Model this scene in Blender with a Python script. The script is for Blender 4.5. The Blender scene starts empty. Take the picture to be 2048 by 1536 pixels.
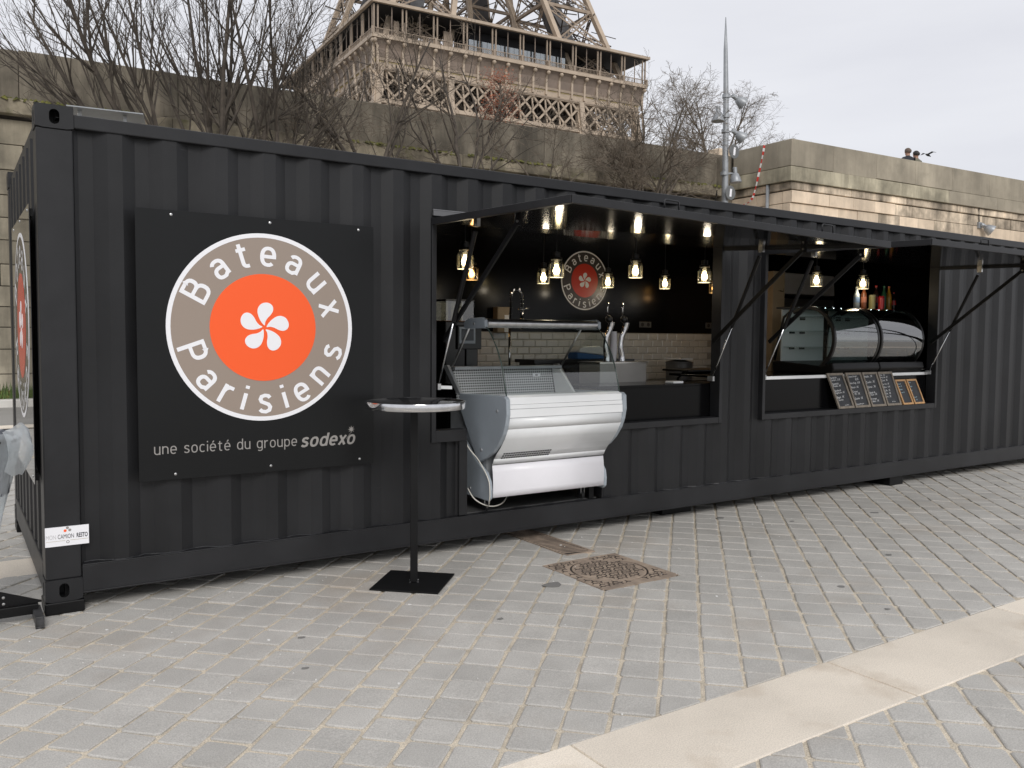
import bpy, bmesh, math, random
from mathutils import Vector, Matrix, Euler, noise
R = math.radians
SC = bpy.context.scene
COL = SC.collection
rnd = random.Random(7)

# ------------------------------------------------------------------ camera
cam_data = bpy.data.cameras.new('camera')
cam = bpy.data.objects.new('camera', cam_data); COL.objects.link(cam)
cam.location = (-0.3965, -5.0125, 1.4904)
cam.rotation_euler = (R(86.7726), R(-0.4802), R(-33.4838))
cam_data.sensor_width = 36.0
cam_data.lens = 36.0 * 1704.9 / 2048
cam_data.clip_start = 0.05; cam_data.clip_end = 6000
SC.camera = cam

# ------------------------------------------------------------------ sky (overcast) + soft sun
SUN_EL, SUN_AZ = 36, 196          # elevation, compass-like rotation
world = bpy.data.worlds.new('World'); SC.world = world; world.use_nodes = True
wn, wl = world.node_tree.nodes, world.node_tree.links
wn.clear()
w_out = wn.new('ShaderNodeOutputWorld'); w_bg = wn.new('ShaderNodeBackground')
w_sky = wn.new('ShaderNodeTexSky'); w_sky.sky_type = 'NISHITA'; w_sky.sun_disc = False
w_sky.sun_elevation = R(SUN_EL); w_sky.sun_rotation = R(SUN_AZ)
w_tc = wn.new('ShaderNodeTexCoord'); w_map = wn.new('ShaderNodeMapping')
w_map.inputs['Scale'].default_value = (1.0, 1.0, 5.0)
w_noise = wn.new('ShaderNodeTexNoise'); w_noise.inputs['Scale'].default_value = 1.6
w_noise.inputs['Detail'].default_value = 5; w_noise.inputs['Roughness'].default_value = 0.5
w_ramp = wn.new('ShaderNodeValToRGB')
w_ramp.color_ramp.elements[0].position = 0.3; w_ramp.color_ramp.elements[1].position = 0.72
w_ramp.color_ramp.elements[0].color = (0.70, 0.705, 0.75, 1); w_ramp.color_ramp.elements[1].color = (0.84, 0.845, 0.872, 1)
w_scale = wn.new('ShaderNodeVectorMath'); w_scale.operation = 'SCALE'; w_scale.inputs['Scale'].default_value = 10.4
w_mix = wn.new('ShaderNodeMix'); w_mix.data_type = 'RGBA'; w_mix.inputs[0].default_value = 0.93
w_bg.inputs['Strength'].default_value = 0.1
wl.new(w_tc.outputs['Generated'], w_map.inputs['Vector']); wl.new(w_map.outputs[0], w_noise.inputs['Vector'])
wl.new(w_noise.outputs['Fac'], w_ramp.inputs['Fac']); wl.new(w_ramp.outputs['Color'], w_scale.inputs[0])
wl.new(w_sky.outputs['Color'], w_mix.inputs[6]); wl.new(w_scale.outputs['Vector'], w_mix.inputs[7])
wl.new(w_mix.outputs[2], w_bg.inputs['Color']); wl.new(w_bg.outputs[0], w_out.inputs['Surface'])

sun_data = bpy.data.lights.new('sun', 'SUN'); sun_data.energy = 1.5; sun_data.angle = R(25)
sun_data.color = (1.0, 0.97, 0.93)
sun = bpy.data.objects.new('sun', sun_data); COL.objects.link(sun)
_az = R(SUN_AZ)
_dir = Vector((math.sin(_az) * math.cos(R(SUN_EL)), math.cos(_az) * math.cos(R(SUN_EL)), math.sin(R(SUN_EL))))
sun.rotation_euler = _dir.to_track_quat('Z', 'Y').to_euler()
sun.location = (0, -20, 40)

SC.view_settings.view_transform = 'Standard'; SC.view_settings.look = 'None'
SC.view_settings.exposure = 0.12; SC.view_settings.gamma = 1.0
SC.view_settings.use_curve_mapping = False
SC.cycles.max_bounces = 10; SC.cycles.transparent_max_bounces = 24
SC.cycles.glossy_bounces = 5; SC.cycles.sample_clamp_indirect = 6.0
SC.cycles.caustics_reflective = False; SC.cycles.caustics_refractive = False

# ------------------------------------------------------------------ materials
MATS = {}
def newmat(name):
    m = bpy.data.materials.new(name); m.use_nodes = True
    n = m.node_tree.nodes; n.clear()
    return m, n, m.node_tree.links

def mat(name, col, rough=0.5, metal=0.0, var=0.0, scale=6.0, bump=0.0, bscale=None, col2=None, lo=.35, hi=.65,
        coat=0.0, spec=0.5, rvar=0.0, stretch=None, island=0.0, fine=0.0, streak=0.0, emis=None, stain=None, scuff=0.0):
    if name in MATS: return MATS[name]
    m, n, l = newmat(name); MATS[name] = m
    out = n.new('ShaderNodeOutputMaterial'); p = n.new('ShaderNodeBsdfPrincipled')
    l.new(p.outputs[0], out.inputs['Surface'])
    p.inputs['Roughness'].default_value = rough; p.inputs['Metallic'].default_value = metal
    p.inputs['Specular IOR Level'].default_value = spec
    if coat: p.inputs['Coat Weight'].default_value = coat; p.inputs['Coat Roughness'].default_value = 0.06
    c4 = (*col, 1)
    p.inputs['Base Color'].default_value = c4
    if emis: p.inputs['Emission Color'].default_value = (*emis[:3], 1); p.inputs['Emission Strength'].default_value = emis[3]
    geo = n.new('ShaderNodeNewGeometry')
    vec = geo.outputs['Position']
    if stretch:
        mp = n.new('ShaderNodeMapping'); mp.inputs['Scale'].default_value = stretch
        l.new(vec, mp.inputs['Vector']); vec = mp.outputs[0]
    cur = None
    if var or col2:
        nz = n.new('ShaderNodeTexNoise'); nz.inputs['Scale'].default_value = scale; nz.inputs['Detail'].default_value = 6
        nz.inputs['Roughness'].default_value = 0.6
        l.new(vec, nz.inputs['Vector'])
        rp = n.new('ShaderNodeValToRGB'); rp.color_ramp.elements[0].position = lo; rp.color_ramp.elements[1].position = hi
        a = tuple(max(0, x * (1 - var)) for x in col); b = col2 if col2 else tuple(min(1, x * (1 + var)) for x in col)
        rp.color_ramp.elements[0].color = (*a, 1); rp.color_ramp.elements[1].color = (*b, 1)
        l.new(nz.outputs['Fac'], rp.inputs['Fac']); cur = rp.outputs['Color']
        if rvar:
            mr = n.new('ShaderNodeMapRange'); mr.inputs['To Min'].default_value = max(0, rough - rvar); mr.inputs['To Max'].default_value = min(1, rough + rvar)
            l.new(nz.outputs['Fac'], mr.inputs['Value']); l.new(mr.outputs[0], p.inputs['Roughness'])
    def mul(src, val_socket, lo_, hi_):
        mr = n.new('ShaderNodeMapRange'); mr.inputs['To Min'].default_value = lo_; mr.inputs['To Max'].default_value = hi_
        l.new(val_socket, mr.inputs['Value'])
        v = n.new('ShaderNodeVectorMath'); v.operation = 'SCALE'
        if src is None: v.inputs[0].default_value = col
        else: l.new(src, v.inputs[0])
        l.new(mr.outputs[0], v.inputs['Scale']); return v.outputs[0]
    if island:
        oi = n.new('ShaderNodeObjectInfo'); ad = n.new('ShaderNodeMath'); ad.operation = 'ADD'
        fr = n.new('ShaderNodeMath'); fr.operation = 'FRACT'
        l.new(oi.outputs['Random'], ad.inputs[0]); l.new(geo.outputs['Random Per Island'], ad.inputs[1]); l.new(ad.outputs[0], fr.inputs[0])
        cur = mul(cur, fr.outputs[0], 1 - island, 1 + island)
    if fine:
        nf = n.new('ShaderNodeTexNoise'); nf.inputs['Scale'].default_value = 180; nf.inputs['Detail'].default_value = 2
        l.new(geo.outputs['Position'], nf.inputs['Vector']); cur = mul(cur, nf.outputs['Fac'], 1 - 2 * fine, 1 + 2 * fine)
    if streak:
        mp = n.new('ShaderNodeMapping'); mp.inputs['Scale'].default_value = (0.8, 0.8, 0.11); l.new(geo.outputs['Position'], mp.inputs['Vector'])
        ns = n.new('ShaderNodeTexNoise'); ns.inputs['Scale'].default_value = 2.4; ns.inputs['Detail'].default_value = 7; ns.inputs['Roughness'].default_value = .65
        l.new(mp.outputs[0], ns.inputs['Vector'])
        mr = n.new('ShaderNodeMapRange'); mr.inputs['From Min'].default_value = .38; mr.inputs['From Max'].default_value = .62
        mr.inputs['To Min'].default_value = 0; mr.inputs['To Max'].default_value = 1; mr.clamp = True
        l.new(ns.outputs['Fac'], mr.inputs['Value']); cur = mul(cur, mr.outputs[0], 1 - streak, 1 + streak * .35)
    if stain:
        ns = n.new('ShaderNodeTexNoise'); ns.inputs['Scale'].default_value = stain[4]; ns.inputs['Detail'].default_value = 4; ns.inputs['Roughness'].default_value = .55
        l.new(geo.outputs['Position'], ns.inputs['Vector'])
        mr = n.new('ShaderNodeMapRange'); mr.inputs['From Min'].default_value = .56; mr.inputs['From Max'].default_value = .74; mr.inputs['To Max'].default_value = stain[3]; mr.clamp = True
        l.new(ns.outputs['Fac'], mr.inputs['Value'])
        mx = n.new('ShaderNodeMix'); mx.data_type = 'RGBA'; l.new(mr.outputs[0], mx.inputs[0]); l.new(cur, mx.inputs[6]); mx.inputs[7].default_value = (*stain[:3], 1); cur = mx.outputs[2]
    if scuff:      # thin pale scratches and dusty scuffs of their own shape
        mp = n.new('ShaderNodeMapping'); mp.inputs['Scale'].default_value = (3, 3, 22); mp.inputs['Rotation'].default_value = (0, .5, 0); l.new(geo.outputs['Position'], mp.inputs['Vector'])
        ns = n.new('ShaderNodeTexNoise'); ns.inputs['Scale'].default_value = 2.2; ns.inputs['Detail'].default_value = 8; ns.inputs['Roughness'].default_value = .7; l.new(mp.outputs[0], ns.inputs['Vector'])
        n2 = n.new('ShaderNodeTexNoise'); n2.inputs['Scale'].default_value = .9; n2.inputs['Detail'].default_value = 3; l.new(geo.outputs['Position'], n2.inputs['Vector'])
        mr = n.new('ShaderNodeMapRange'); mr.inputs['From Min'].default_value = .63; mr.inputs['From Max'].default_value = .78; mr.clamp = True; l.new(ns.outputs['Fac'], mr.inputs['Value'])
        m2 = n.new('ShaderNodeMapRange'); m2.inputs['From Min'].default_value = .5; m2.inputs['From Max'].default_value = .66; m2.inputs['To Max'].default_value = 1; m2.clamp = True; l.new(n2.outputs['Fac'], m2.inputs['Value'])
        mm = n.new('ShaderNodeMath'); mm.operation = 'MULTIPLY'; l.new(mr.outputs[0], mm.inputs[0]); l.new(m2.outputs[0], mm.inputs[1])
        mx = n.new('ShaderNodeMix'); mx.data_type = 'RGBA'; l.new(mm.outputs[0], mx.inputs[0]); l.new(cur, mx.inputs[6]); mx.inputs[7].default_value = (scuff, scuff, scuff*1.02, 1); cur = mx.outputs[2]
    if cur is not None: l.new(cur, p.inputs['Base Color'])
    if bump:
        nb = n.new('ShaderNodeTexNoise'); nb.inputs['Scale'].default_value = bscale or scale * 4; nb.inputs['Detail'].default_value = 5
        l.new(vec, nb.inputs['Vector']); b = n.new('ShaderNodeBump'); b.inputs['Strength'].default_value = bump; b.inputs['Distance'].default_value = 0.01
        l.new(nb.outputs['Fac'], b.inputs['Height']); l.new(b.outputs[0], p.inputs['Normal'])
    return m

def glass(name, tint=(0.97, 0.99, 0.98), ior=1.45, rough=0.0, floor=0.0):
    m, n, l = newmat(name); MATS[name] = m
    out = n.new('ShaderNodeOutputMaterial'); mx = n.new('ShaderNodeMixShader')
    t = n.new('ShaderNodeBsdfTransparent'); t.inputs[0].default_value = (*tint, 1)
    g = n.new('ShaderNodeBsdfGlossy'); g.inputs['Roughness'].default_value = rough
    geo = n.new('ShaderNodeNewGeometry'); dt = n.new('ShaderNodeVectorMath'); dt.operation = 'DOT_PRODUCT'
    l.new(geo.outputs['Normal'], dt.inputs[0]); l.new(geo.outputs['Incoming'], dt.inputs[1])
    def mth(op, a, b=None, clamp=False):
        k = n.new('ShaderNodeMath'); k.operation = op; k.use_clamp = clamp
        for i, v in enumerate((a, b)):
            if v is None: continue
            if isinstance(v, (int, float)): k.inputs[i].default_value = v
            else: l.new(v, k.inputs[i])
        return k.outputs[0]
    r0 = ((ior-1)/(ior+1))**2
    sch = mth('POWER', mth('SUBTRACT', 1.0, mth('ABSOLUTE', dt.outputs['Value'])), 5.0)
    fac = mth('ADD', mth('MULTIPLY', sch, 1-r0), r0 + floor, True)
    l.new(fac, mx.inputs[0]); l.new(t.outputs[0], mx.inputs[1]); l.new(g.outputs[0], mx.inputs[2])
    l.new(mx.outputs[0], out.inputs['Surface']); return m

def emit(name, col, s):
    m, n, l = newmat(name); MATS[name] = m
    out = n.new('ShaderNodeOutputMaterial'); e = n.new('ShaderNodeEmission'); e.inputs[0].default_value = (*col, 1); e.inputs[1].default_value = s
    l.new(e.outputs[0], out.inputs['Surface']); return m

M = dict(
    steel=mat('container_paint', (0.0165, 0.0168, 0.0182), .45, var=.22, scale=1.1, bump=.10, bscale=3.2, spec=.30, rvar=.08, streak=.18, scuff=.045),
    steel_edge=mat('container_rail_paint', (0.0175, 0.0178, 0.0195), .42, var=.22, scale=2.5, bump=.08, bscale=9, spec=.33, rvar=.08, scuff=.075),
    black_in=mat('interior_black_panel', (0.004, 0.004, 0.0045), .17, spec=.16),
    black_gloss=mat('gloss_black_underside', (0.004, 0.004, 0.005), .09, spec=.07),
    black_matt=mat('matt_black_steel', (0.006, 0.006, 0.0065), .42, var=.2, scale=9, bump=.04, spec=.22),
    black_plastic=mat('black_plastic', (0.010, 0.010, 0.010), .3),
    board=mat('black_sign_panel', (0.008, 0.0085, 0.009), .32, spec=.25, var=.08, scale=2),
    board_gloss=mat('black_gloss_sign_panel', (0.010, 0.010, 0.011), .05, spec=.6),
    taupe=mat('taupe_print', (0.315, 0.255, 0.212), .36),
    taupe_d=mat('dark_taupe_print', (0.055, 0.045, 0.04), .25),
    orange=mat('orange_print', (0.96, 0.118, 0.022), .36),
    red=mat('deep_orange_print', (0.62, 0.045, 0.02), .25),
    print_w=mat('white_print', (0.87, 0.87, 0.90), .36),
    print_g=mat('grey_print', (0.30, 0.285, 0.27), .4),
    chrome=mat('polished_steel', (0.62, 0.62, 0.63), .14, 1.0, var=.1, scale=14),
    alu=mat('brushed_aluminium', (0.50, 0.50, 0.50), .32, 1.0, var=.12, scale=20),
    galv=mat('grey_painted_steel', (0.33, 0.345, 0.36), .42, .35, var=.1, scale=6, bump=.03),
    inox=mat('stainless_sheet', (0.55, 0.53, 0.50), .28, .9, var=.12, scale=8),
    white=mat('white_enamel', (0.83, 0.845, 0.855), .26, var=.03, scale=3),
    white_l=mat('white_laminate', (0.84, 0.83, 0.87), .35, var=.02, scale=3),
    fr_grey=mat('grey_moulded_plastic', (0.33, 0.37, 0.41), .42, var=.05, scale=5, bump=.03, bscale=200),
    rubber=mat('rubber', (0.02, 0.02, 0.02), .7),
    cable=mat('white_cable', (0.62, 0.60, 0.54), .5),
    tile=mat('glazed_tile', (0.66, 0.655, 0.635), .12, island=.05),
    grout=mat('tile_grout', (0.36, 0.35, 0.33), .85),
    wood_or=mat('light_wood_frame', (0.50, 0.28, 0.115), .5, var=.2, scale=30, stretch=(1, 1, .2)),
    wood_gr=mat('grey_wood_frame', (0.20, 0.17, 0.135), .6, var=.25, scale=30, stretch=(1, 1, .2)),
    slate=mat('chalkboard', (0.022, 0.024, 0.028), .6, var=.2, scale=25),
    chalk=mat('chalk', (0.70, 0.71, 0.72), .9),
    chalk_b=mat('blue_chalk', (0.45, 0.62, 0.70), .9),
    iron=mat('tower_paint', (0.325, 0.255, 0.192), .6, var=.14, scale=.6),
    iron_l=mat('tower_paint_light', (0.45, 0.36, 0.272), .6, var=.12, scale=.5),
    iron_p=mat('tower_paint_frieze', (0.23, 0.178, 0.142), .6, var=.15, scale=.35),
    iron_d=mat('tower_paint_shaded', (0.06, 0.05, 0.042), .7, var=.25, scale=.4),  # tower paint darkened to stand for the shade deep inside the frame
    dark=mat('unlit_interior', (0.012, 0.012, 0.014), .7),  # shade put into the colour, for soffit, rooms and slots
    gold=mat('tower_gilt_letters', (0.40, 0.32, 0.13), .5),
    bark=mat('bark', (0.07, 0.057, 0.045), .85, var=.4, scale=5, bump=.4, bscale=30),
    twig=mat('pale_twigs', (0.15, 0.12, 0.09), .85, var=.35, scale=3),
    bark_l=mat('pale_bark', (0.125, 0.103, 0.08), .85, var=.4, scale=6, bump=.3, bscale=30),
    rust_leaf=mat('rust_leaves', (0.28, 0.085, 0.035), .7, var=.4, scale=2, island=.35),
    moss=mat('moss', (0.085, 0.095, 0.02), .95, var=.5, scale=6, col2=(0.17, 0.165, 0.04)),
    ledge=mat('mossy_ledge', (0.26, 0.225, 0.165), .95, var=.5, scale=1.6, bump=.5, bscale=9, streak=.3, island=.12, stain=(.085, .085, .03, .8, 2.2)),
    grass=mat('grass_blades', (0.075, 0.12, 0.03), .8, var=.4, scale=3, island=.3),
    concrete=mat('stained_concrete', (0.185, 0.161, 0.124), .9, var=.42, scale=.7, bump=.5, bscale=9, streak=.45, island=.10, fine=.12),
    concrete_b=mat('weathered_concrete', (0.335, 0.295, 0.228), .9, var=.25, scale=.5, bump=.3, bscale=9, streak=.15, island=.09, fine=.10, stain=(.17, .155, .12, .5, 1.3)),
    concrete_l=mat('lichen_concrete', (0.40, 0.36, 0.265), .9, var=.28, scale=1.4, bump=.3, bscale=20, streak=.35, island=.08),
    stone=mat('cut_limestone', (0.72, 0.585, 0.44), .85, var=.12, scale=1.6, bump=.3, bscale=14, streak=.16, island=.16),
    stone_d=mat('sooty_limestone', (0.52, 0.43, 0.325), .9, var=.6, scale=1.1, bump=.4, bscale=12, streak=.5, island=.2),
    stone_g=mat('grey_wall_stone', (0.30, 0.265, 0.20), .9, var=.3, scale=1.1, bump=.4, bscale=12, streak=.35, island=.22),
    mortar=mat('wall_mortar', (0.34, 0.28, 0.21), .95, var=.3, scale=4),
    joint=mat('dark_wall_joint', (0.055, 0.048, 0.04), .95, var=.3, scale=4),
    paver=mat('grey_paver', (0.445, 0.43, 0.40), .8, var=.08, scale=3.2, bump=.20, bscale=150, island=.075, fine=.22, stain=(.34, .265, .19, .40, .9)),
    sand=mat('joint_sand', (0.55, 0.485, 0.385), .95, var=.2, scale=9, bump=.5, bscale=120, fine=.35),
    slab=mat('cream_stone_slab', (0.76, 0.685, 0.58), .74, var=.10, scale=1.2, bump=.14, bscale=60, island=.11, fine=.18, stain=(.47, .385, .29, .65, 2.6)),
    rust_iron=mat('rusty_cast_iron', (0.36, 0.285, 0.225), .75, .05, var=.3, scale=9, bump=.3, bscale=90, col2=(0.44, 0.345, 0.265)),
    rust_dark=mat('dark_cast_iron', (0.045, 0.036, 0.03), .7, .2, var=.3, scale=12),
    litter=mat('white_specks', (0.7, 0.7, 0.68), .8),
    gum=mat('dark_spots', (0.20, 0.195, 0.185), .8),
    skin=mat('skin', (0.42, 0.24, 0.17), .6),
    hair_g=mat('grey_brown_hair', (0.12, 0.085, 0.065), .7),
    hair_d=mat('dark_hair', (0.018, 0.015, 0.014), .6),
    coat_d=mat('dark_jacket', (0.022, 0.024, 0.032), .85, var=.2, scale=20),
    coat_b=mat('olive_beige_jacket', (0.17, 0.16, 0.12), .85, var=.2, scale=20),
    red_hat=mat('dark_red_hood', (0.11, 0.03, 0.035), .85),
    denim=mat('dark_trousers', (0.03, 0.035, 0.05), .9),
    beige=mat('beige_cabinet', (0.33, 0.265, 0.185), .5, var=.05),
    hood=mat('hood_panel', (0.68, 0.67, 0.70), .35),
    grey_in=mat('grey_appliance', (0.12, 0.12, 0.12), .4, .3),
    bin_grey=mat('grey_plastic_liner', (0.12, 0.13, 0.15), .45, var=.25, scale=14, bump=.5, bscale=25),
    tabletop=mat('dark_blue_tabletop', (0.04, 0.046, 0.062), .15, var=.35, scale=7, rvar=.06),
    blue=mat('blue_plastic', (0.03, 0.12, 0.32), .4),
    kerb=mat('pale_kerb', (0.62, 0.60, 0.56), .8, var=.1, scale=2),
    road=mat('road_surface', (0.30, 0.29, 0.27), .9, var=.12, scale=.8, bump=.2, bscale=90),
    water=mat('river_water', (0.03, 0.045, 0.035), .12, bump=.5, bscale=1.2),
    tape_r=mat('red_barrier_tape', (0.55, 0.04, 0.03), .5),
    tape_w=mat('white_barrier_tape', (0.7, 0.7, 0.7), .5),
    sign_back=mat('grey_sign_back', (0.16, 0.165, 0.165), .5, .3),
    lens=mat('lamp_lens', (0.05, 0.05, 0.05), .1, coat=.5),
    screen=mat('dark_screen', (0.02, 0.022, 0.03), .12),
    smoke=glass('clear_glass', (0.93, 0.965, 0.95), 1.5, 0, .01),
    front_glass=glass('curved_front_glass', (0.90, 0.94, 0.93), 1.5, 0, .09),
    jar=glass('jar_glass', (0.88, 0.86, 0.76), 1.5, .05, .10),
    jar_rib=mat('jar_rib', (0.50, 0.47, 0.36), .15),
    pane=glass('gallery_glass', (0.55, 0.66, 0.68), 1.6, .02, .30),
    case_glass=glass('case_glass', (0.50, 0.58, 0.56), 1.6, .0, .24),
    case_base=mat('case_black_base', (0.005, 0.005, 0.005), .38, spec=.2),
    tap_box=mat('pale_metal_cabinet', (0.46, 0.44, 0.41), .45, .25, var=.06, scale=4),
    bulb=emit('warm_bulb', (1.0, 0.80, 0.48), 13.0),
    bulb_a=emit('amber_bulb', (1.0, 0.50, 0.15), 10.0),
    led=emit('led_spot', (0.85, 0.95, 1.0), 22.0),
)
def bag_mat():
    m, n, l = newmat('clear_bin_bag'); o = n.new('ShaderNodeOutputMaterial')
    t = n.new('ShaderNodeBsdfTransparent'); t.inputs[0].default_value = (.92, .95, .96, 1)
    p = n.new('ShaderNodeBsdfPrincipled'); p.inputs['Base Color'].default_value = (.86, .90, .92, 1); p.inputs['Roughness'].default_value = .25
    tr = n.new('ShaderNodeBsdfTranslucent'); tr.inputs[0].default_value = (.86, .90, .92, 1)
    a = n.new('ShaderNodeMixShader'); a.inputs[0].default_value = .4; b = n.new('ShaderNodeMixShader')
    lw = n.new('ShaderNodeLayerWeight'); lw.inputs[0].default_value = .55
    mr = n.new('ShaderNodeMapRange'); mr.inputs['To Min'].default_value = .22; mr.inputs['To Max'].default_value = .90
    l.new(lw.outputs['Facing'], mr.inputs[0]); l.new(mr.outputs[0], b.inputs[0])
    l.new(p.outputs[0], a.inputs[1]); l.new(tr.outputs[0], a.inputs[2]); l.new(t.outputs[0], b.inputs[1]); l.new(a.outputs[0], b.inputs[2])
    g = n.new('ShaderNodeNewGeometry'); nz = n.new('ShaderNodeTexNoise'); nz.inputs['Scale'].default_value = 18; l.new(g.outputs['Position'], nz.inputs['Vector'])
    bp = n.new('ShaderNodeBump'); bp.inputs['Strength'].default_value = .6; bp.inputs['Distance'].default_value = .01; l.new(nz.outputs['Fac'], bp.inputs['Height']); l.new(bp.outputs[0], p.inputs['Normal'])
    l.new(b.outputs[0], o.inputs['Surface']); return m
M['bag'] = bag_mat()
def perf_mat():
    m, n, l = newmat('perforated_sheet'); o = n.new('ShaderNodeOutputMaterial'); p = n.new('ShaderNodeBsdfPrincipled')
    g = n.new('ShaderNodeNewGeometry'); v = n.new('ShaderNodeTexVoronoi'); v.feature = 'F1'; v.inputs['Scale'].default_value = 52; v.inputs['Randomness'].default_value = 0
    mp = n.new('ShaderNodeMapping'); mp.inputs['Scale'].default_value = (1, 0, 1); l.new(g.outputs['Position'], mp.inputs[0]); l.new(mp.outputs[0], v.inputs['Vector'])
    rp = n.new('ShaderNodeValToRGB'); rp.color_ramp.elements[0].position = .30; rp.color_ramp.elements[1].position = .36
    rp.color_ramp.elements[0].color = (.02, .02, .02, 1); rp.color_ramp.elements[1].color = (.55, .56, .56, 1)
    l.new(v.outputs['Distance'], rp.inputs[0]); l.new(rp.outputs[0], p.inputs['Base Color']); p.inputs['Roughness'].default_value = .4
    l.new(p.outputs[0], o.inputs['Surface']); return m
M['perf'] = perf_mat()

# ------------------------------------------------------------------ helpers
ROOT = {}
class MB:
    def __init__(s): s.v = []; s.f = []
    def add(s, vs, fs):
        o = len(s.v); s.v += [tuple(v) for v in vs]; s.f += [tuple(i + o for i in f) for f in fs]; return s
    def box(s, a, b):
        x0, y0, z0 = (min(a[i], b[i]) for i in range(3)); x1, y1, z1 = (max(a[i], b[i]) for i in range(3))
        return s.add([(x0,y0,z0),(x1,y0,z0),(x1,y1,z0),(x0,y1,z0),(x0,y0,z1),(x1,y0,z1),(x1,y1,z1),(x0,y1,z1)],
                     [(0,3,2,1),(4,5,6,7),(0,1,5,4),(1,2,6,5),(2,3,7,6),(3,0,4,7)])
    def hexa(s, p):   # 8 corners in box order
        return s.add(p, [(0,3,2,1),(4,5,6,7),(0,1,5,4),(1,2,6,5),(2,3,7,6),(3,0,4,7)])
    def bar(s, p0, p1, w, h=None, up=(0, 0, 1)):
        h = h or w; p0 = Vector(p0); p1 = Vector(p1); d = (p1 - p0)
        if d.length < 1e-6: return s
        d.normalize(); u = Vector(up)
        if abs(d.dot(u)) > .98: u = Vector((0, 1, 0))
        a = d.cross(u).normalized() * (w / 2); b = a.cross(d).normalized() * (h / 2)
        q = [p0-a-b, p0+a-b, p0+a+b, p0-a+b]; r = [x + (p1 - p0) for x in q]
        return s.add(q + r, [(0,3,2,1),(4,5,6,7),(0,1,5,4),(1,2,6,5),(2,3,7,6),(3,0,4,7)])
    def tube(s, pts, rad, n=8, cap=True, closed=False):
        pts = [Vector(p) for p in pts]; k = len(pts)
        if not isinstance(rad, (list, tuple)): rad = [rad] * k
        vs = []; fs = []; prev = None
        for i, p in enumerate(pts):
            d = (pts[min(i+1, k-1)] - pts[max(i-1, 0)])
            if d.length < 1e-9: d = Vector((0, 0, 1))
            d.normalize()
            if prev is None:
                u = Vector((0, 0, 1)) if abs(d.z) < .9 else Vector((1, 0, 0))
                a = d.cross(u).normalized()
            else:
                a = prev - d * prev.dot(d)
                a = a.normalized() if a.length > 1e-6 else d.orthogonal().normalized()
            prev = a; b = d.cross(a)
            for j in range(n):
                t = 2 * math.pi * j / n; vs.append(p + (a * math.cos(t) + b * math.sin(t)) * rad[i])
        for i in range(k - 1):
            for j in range(n):
                fs.append((i*n+j, i*n+(j+1)%n, (i+1)*n+(j+1)%n, (i+1)*n+j))
        if cap: fs.append(tuple(range(n))[::-1]); fs.append(tuple((k-1)*n+j for j in range(n)))
        return s.add(vs, fs)
    def lathe(s, prof, c=(0, 0, 0), n=24, axis=(0, 0, 1), xdir=None):
        ax = Vector(axis).normalized(); a = ax.orthogonal().normalized() if xdir is None else Vector(xdir); b = ax.cross(a); c = Vector(c); vs = []; fs = []
        k = len(prof)
        for r, z in prof:
            for j in range(n):
                t = 2*math.pi*j/n; vs.append(c + ax*z + (a*math.cos(t)+b*math.sin(t))*r)
        for i in range(k-1):
            for j in range(n): fs.append((i*n+j, i*n+(j+1)%n, (i+1)*n+(j+1)%n, (i+1)*n+j))
        if prof[0][0] > 1e-4: fs.append(tuple(range(n))[::-1])
        if prof[-1][0] > 1e-4: fs.append(tuple((k-1)*n+j for j in range(n)))
        return s.add(vs, fs)
    def prism(s, poly, f0, f1):   # poly of 2D points, f0/f1 map (a,b)->3D
        k = len(poly)
        return s.add([f0(*p) for p in poly] + [f1(*p) for p in poly],
                     [tuple(range(k))[::-1], tuple(range(k, 2*k))] + [(i, (i+1)%k, k+(i+1)%k, k+i) for i in range(k)])
    def sheet(s, rows, closed=False):   # grid of points
        n = len(rows[0]); vs = [p for r in rows for p in r]; fs = []
        for i in range(len(rows)-1):
            for j in range(n-1): fs.append((i*n+j, i*n+j+1, (i+1)*n+j+1, (i+1)*n+j))
        return s.add(vs, fs)
    def mesh(s, name):
        me = bpy.data.meshes.new(name); me.from_pydata([tuple(v) for v in s.v], [], s.f); me.update(); return me
    def build(s, name, m, parent=None, smooth=False, bev=0, seg=2, fix=True, kind=None, label=None, solid=0):
        inv = None
        if parent is not None:
            mx = ROOT.get(parent.name)
            if mx is not None: inv = mx.inverted(); s.v = [tuple(inv @ Vector(v)) for v in s.v]
        me = s.mesh(name)
        if fix and len(me.polygons) < 30000:
            bm = bmesh.new(); bm.from_mesh(me); bmesh.ops.recalc_face_normals(bm, faces=bm.faces); bm.to_mesh(me); bm.free()
        me.materials.append(M[m] if isinstance(m, str) else m)
        if smooth: me.shade_smooth() if smooth is True else me.shade_smooth()
        o = bpy.data.objects.new(name, me); COL.objects.link(o)
        if parent is not None:
            o.parent = parent
            if parent.name in ROOT: ROOT[o.name] = ROOT[parent.name]
        if smooth and smooth is not True:
            md = o.modifiers.new('split', 'EDGE_SPLIT'); md.split_angle = R(smooth)
        if solid: md = o.modifiers.new('solid', 'SOLIDIFY'); md.thickness = solid; md.offset = 0
        if bev:
            md = o.modifiers.new('bevel', 'BEVEL'); md.width = bev; md.segments = seg; md.limit_method = 'ANGLE'; md.angle_limit = R(35)
        if kind: o['kind'] = kind
        if label: o['label'] = label
        return o

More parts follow.
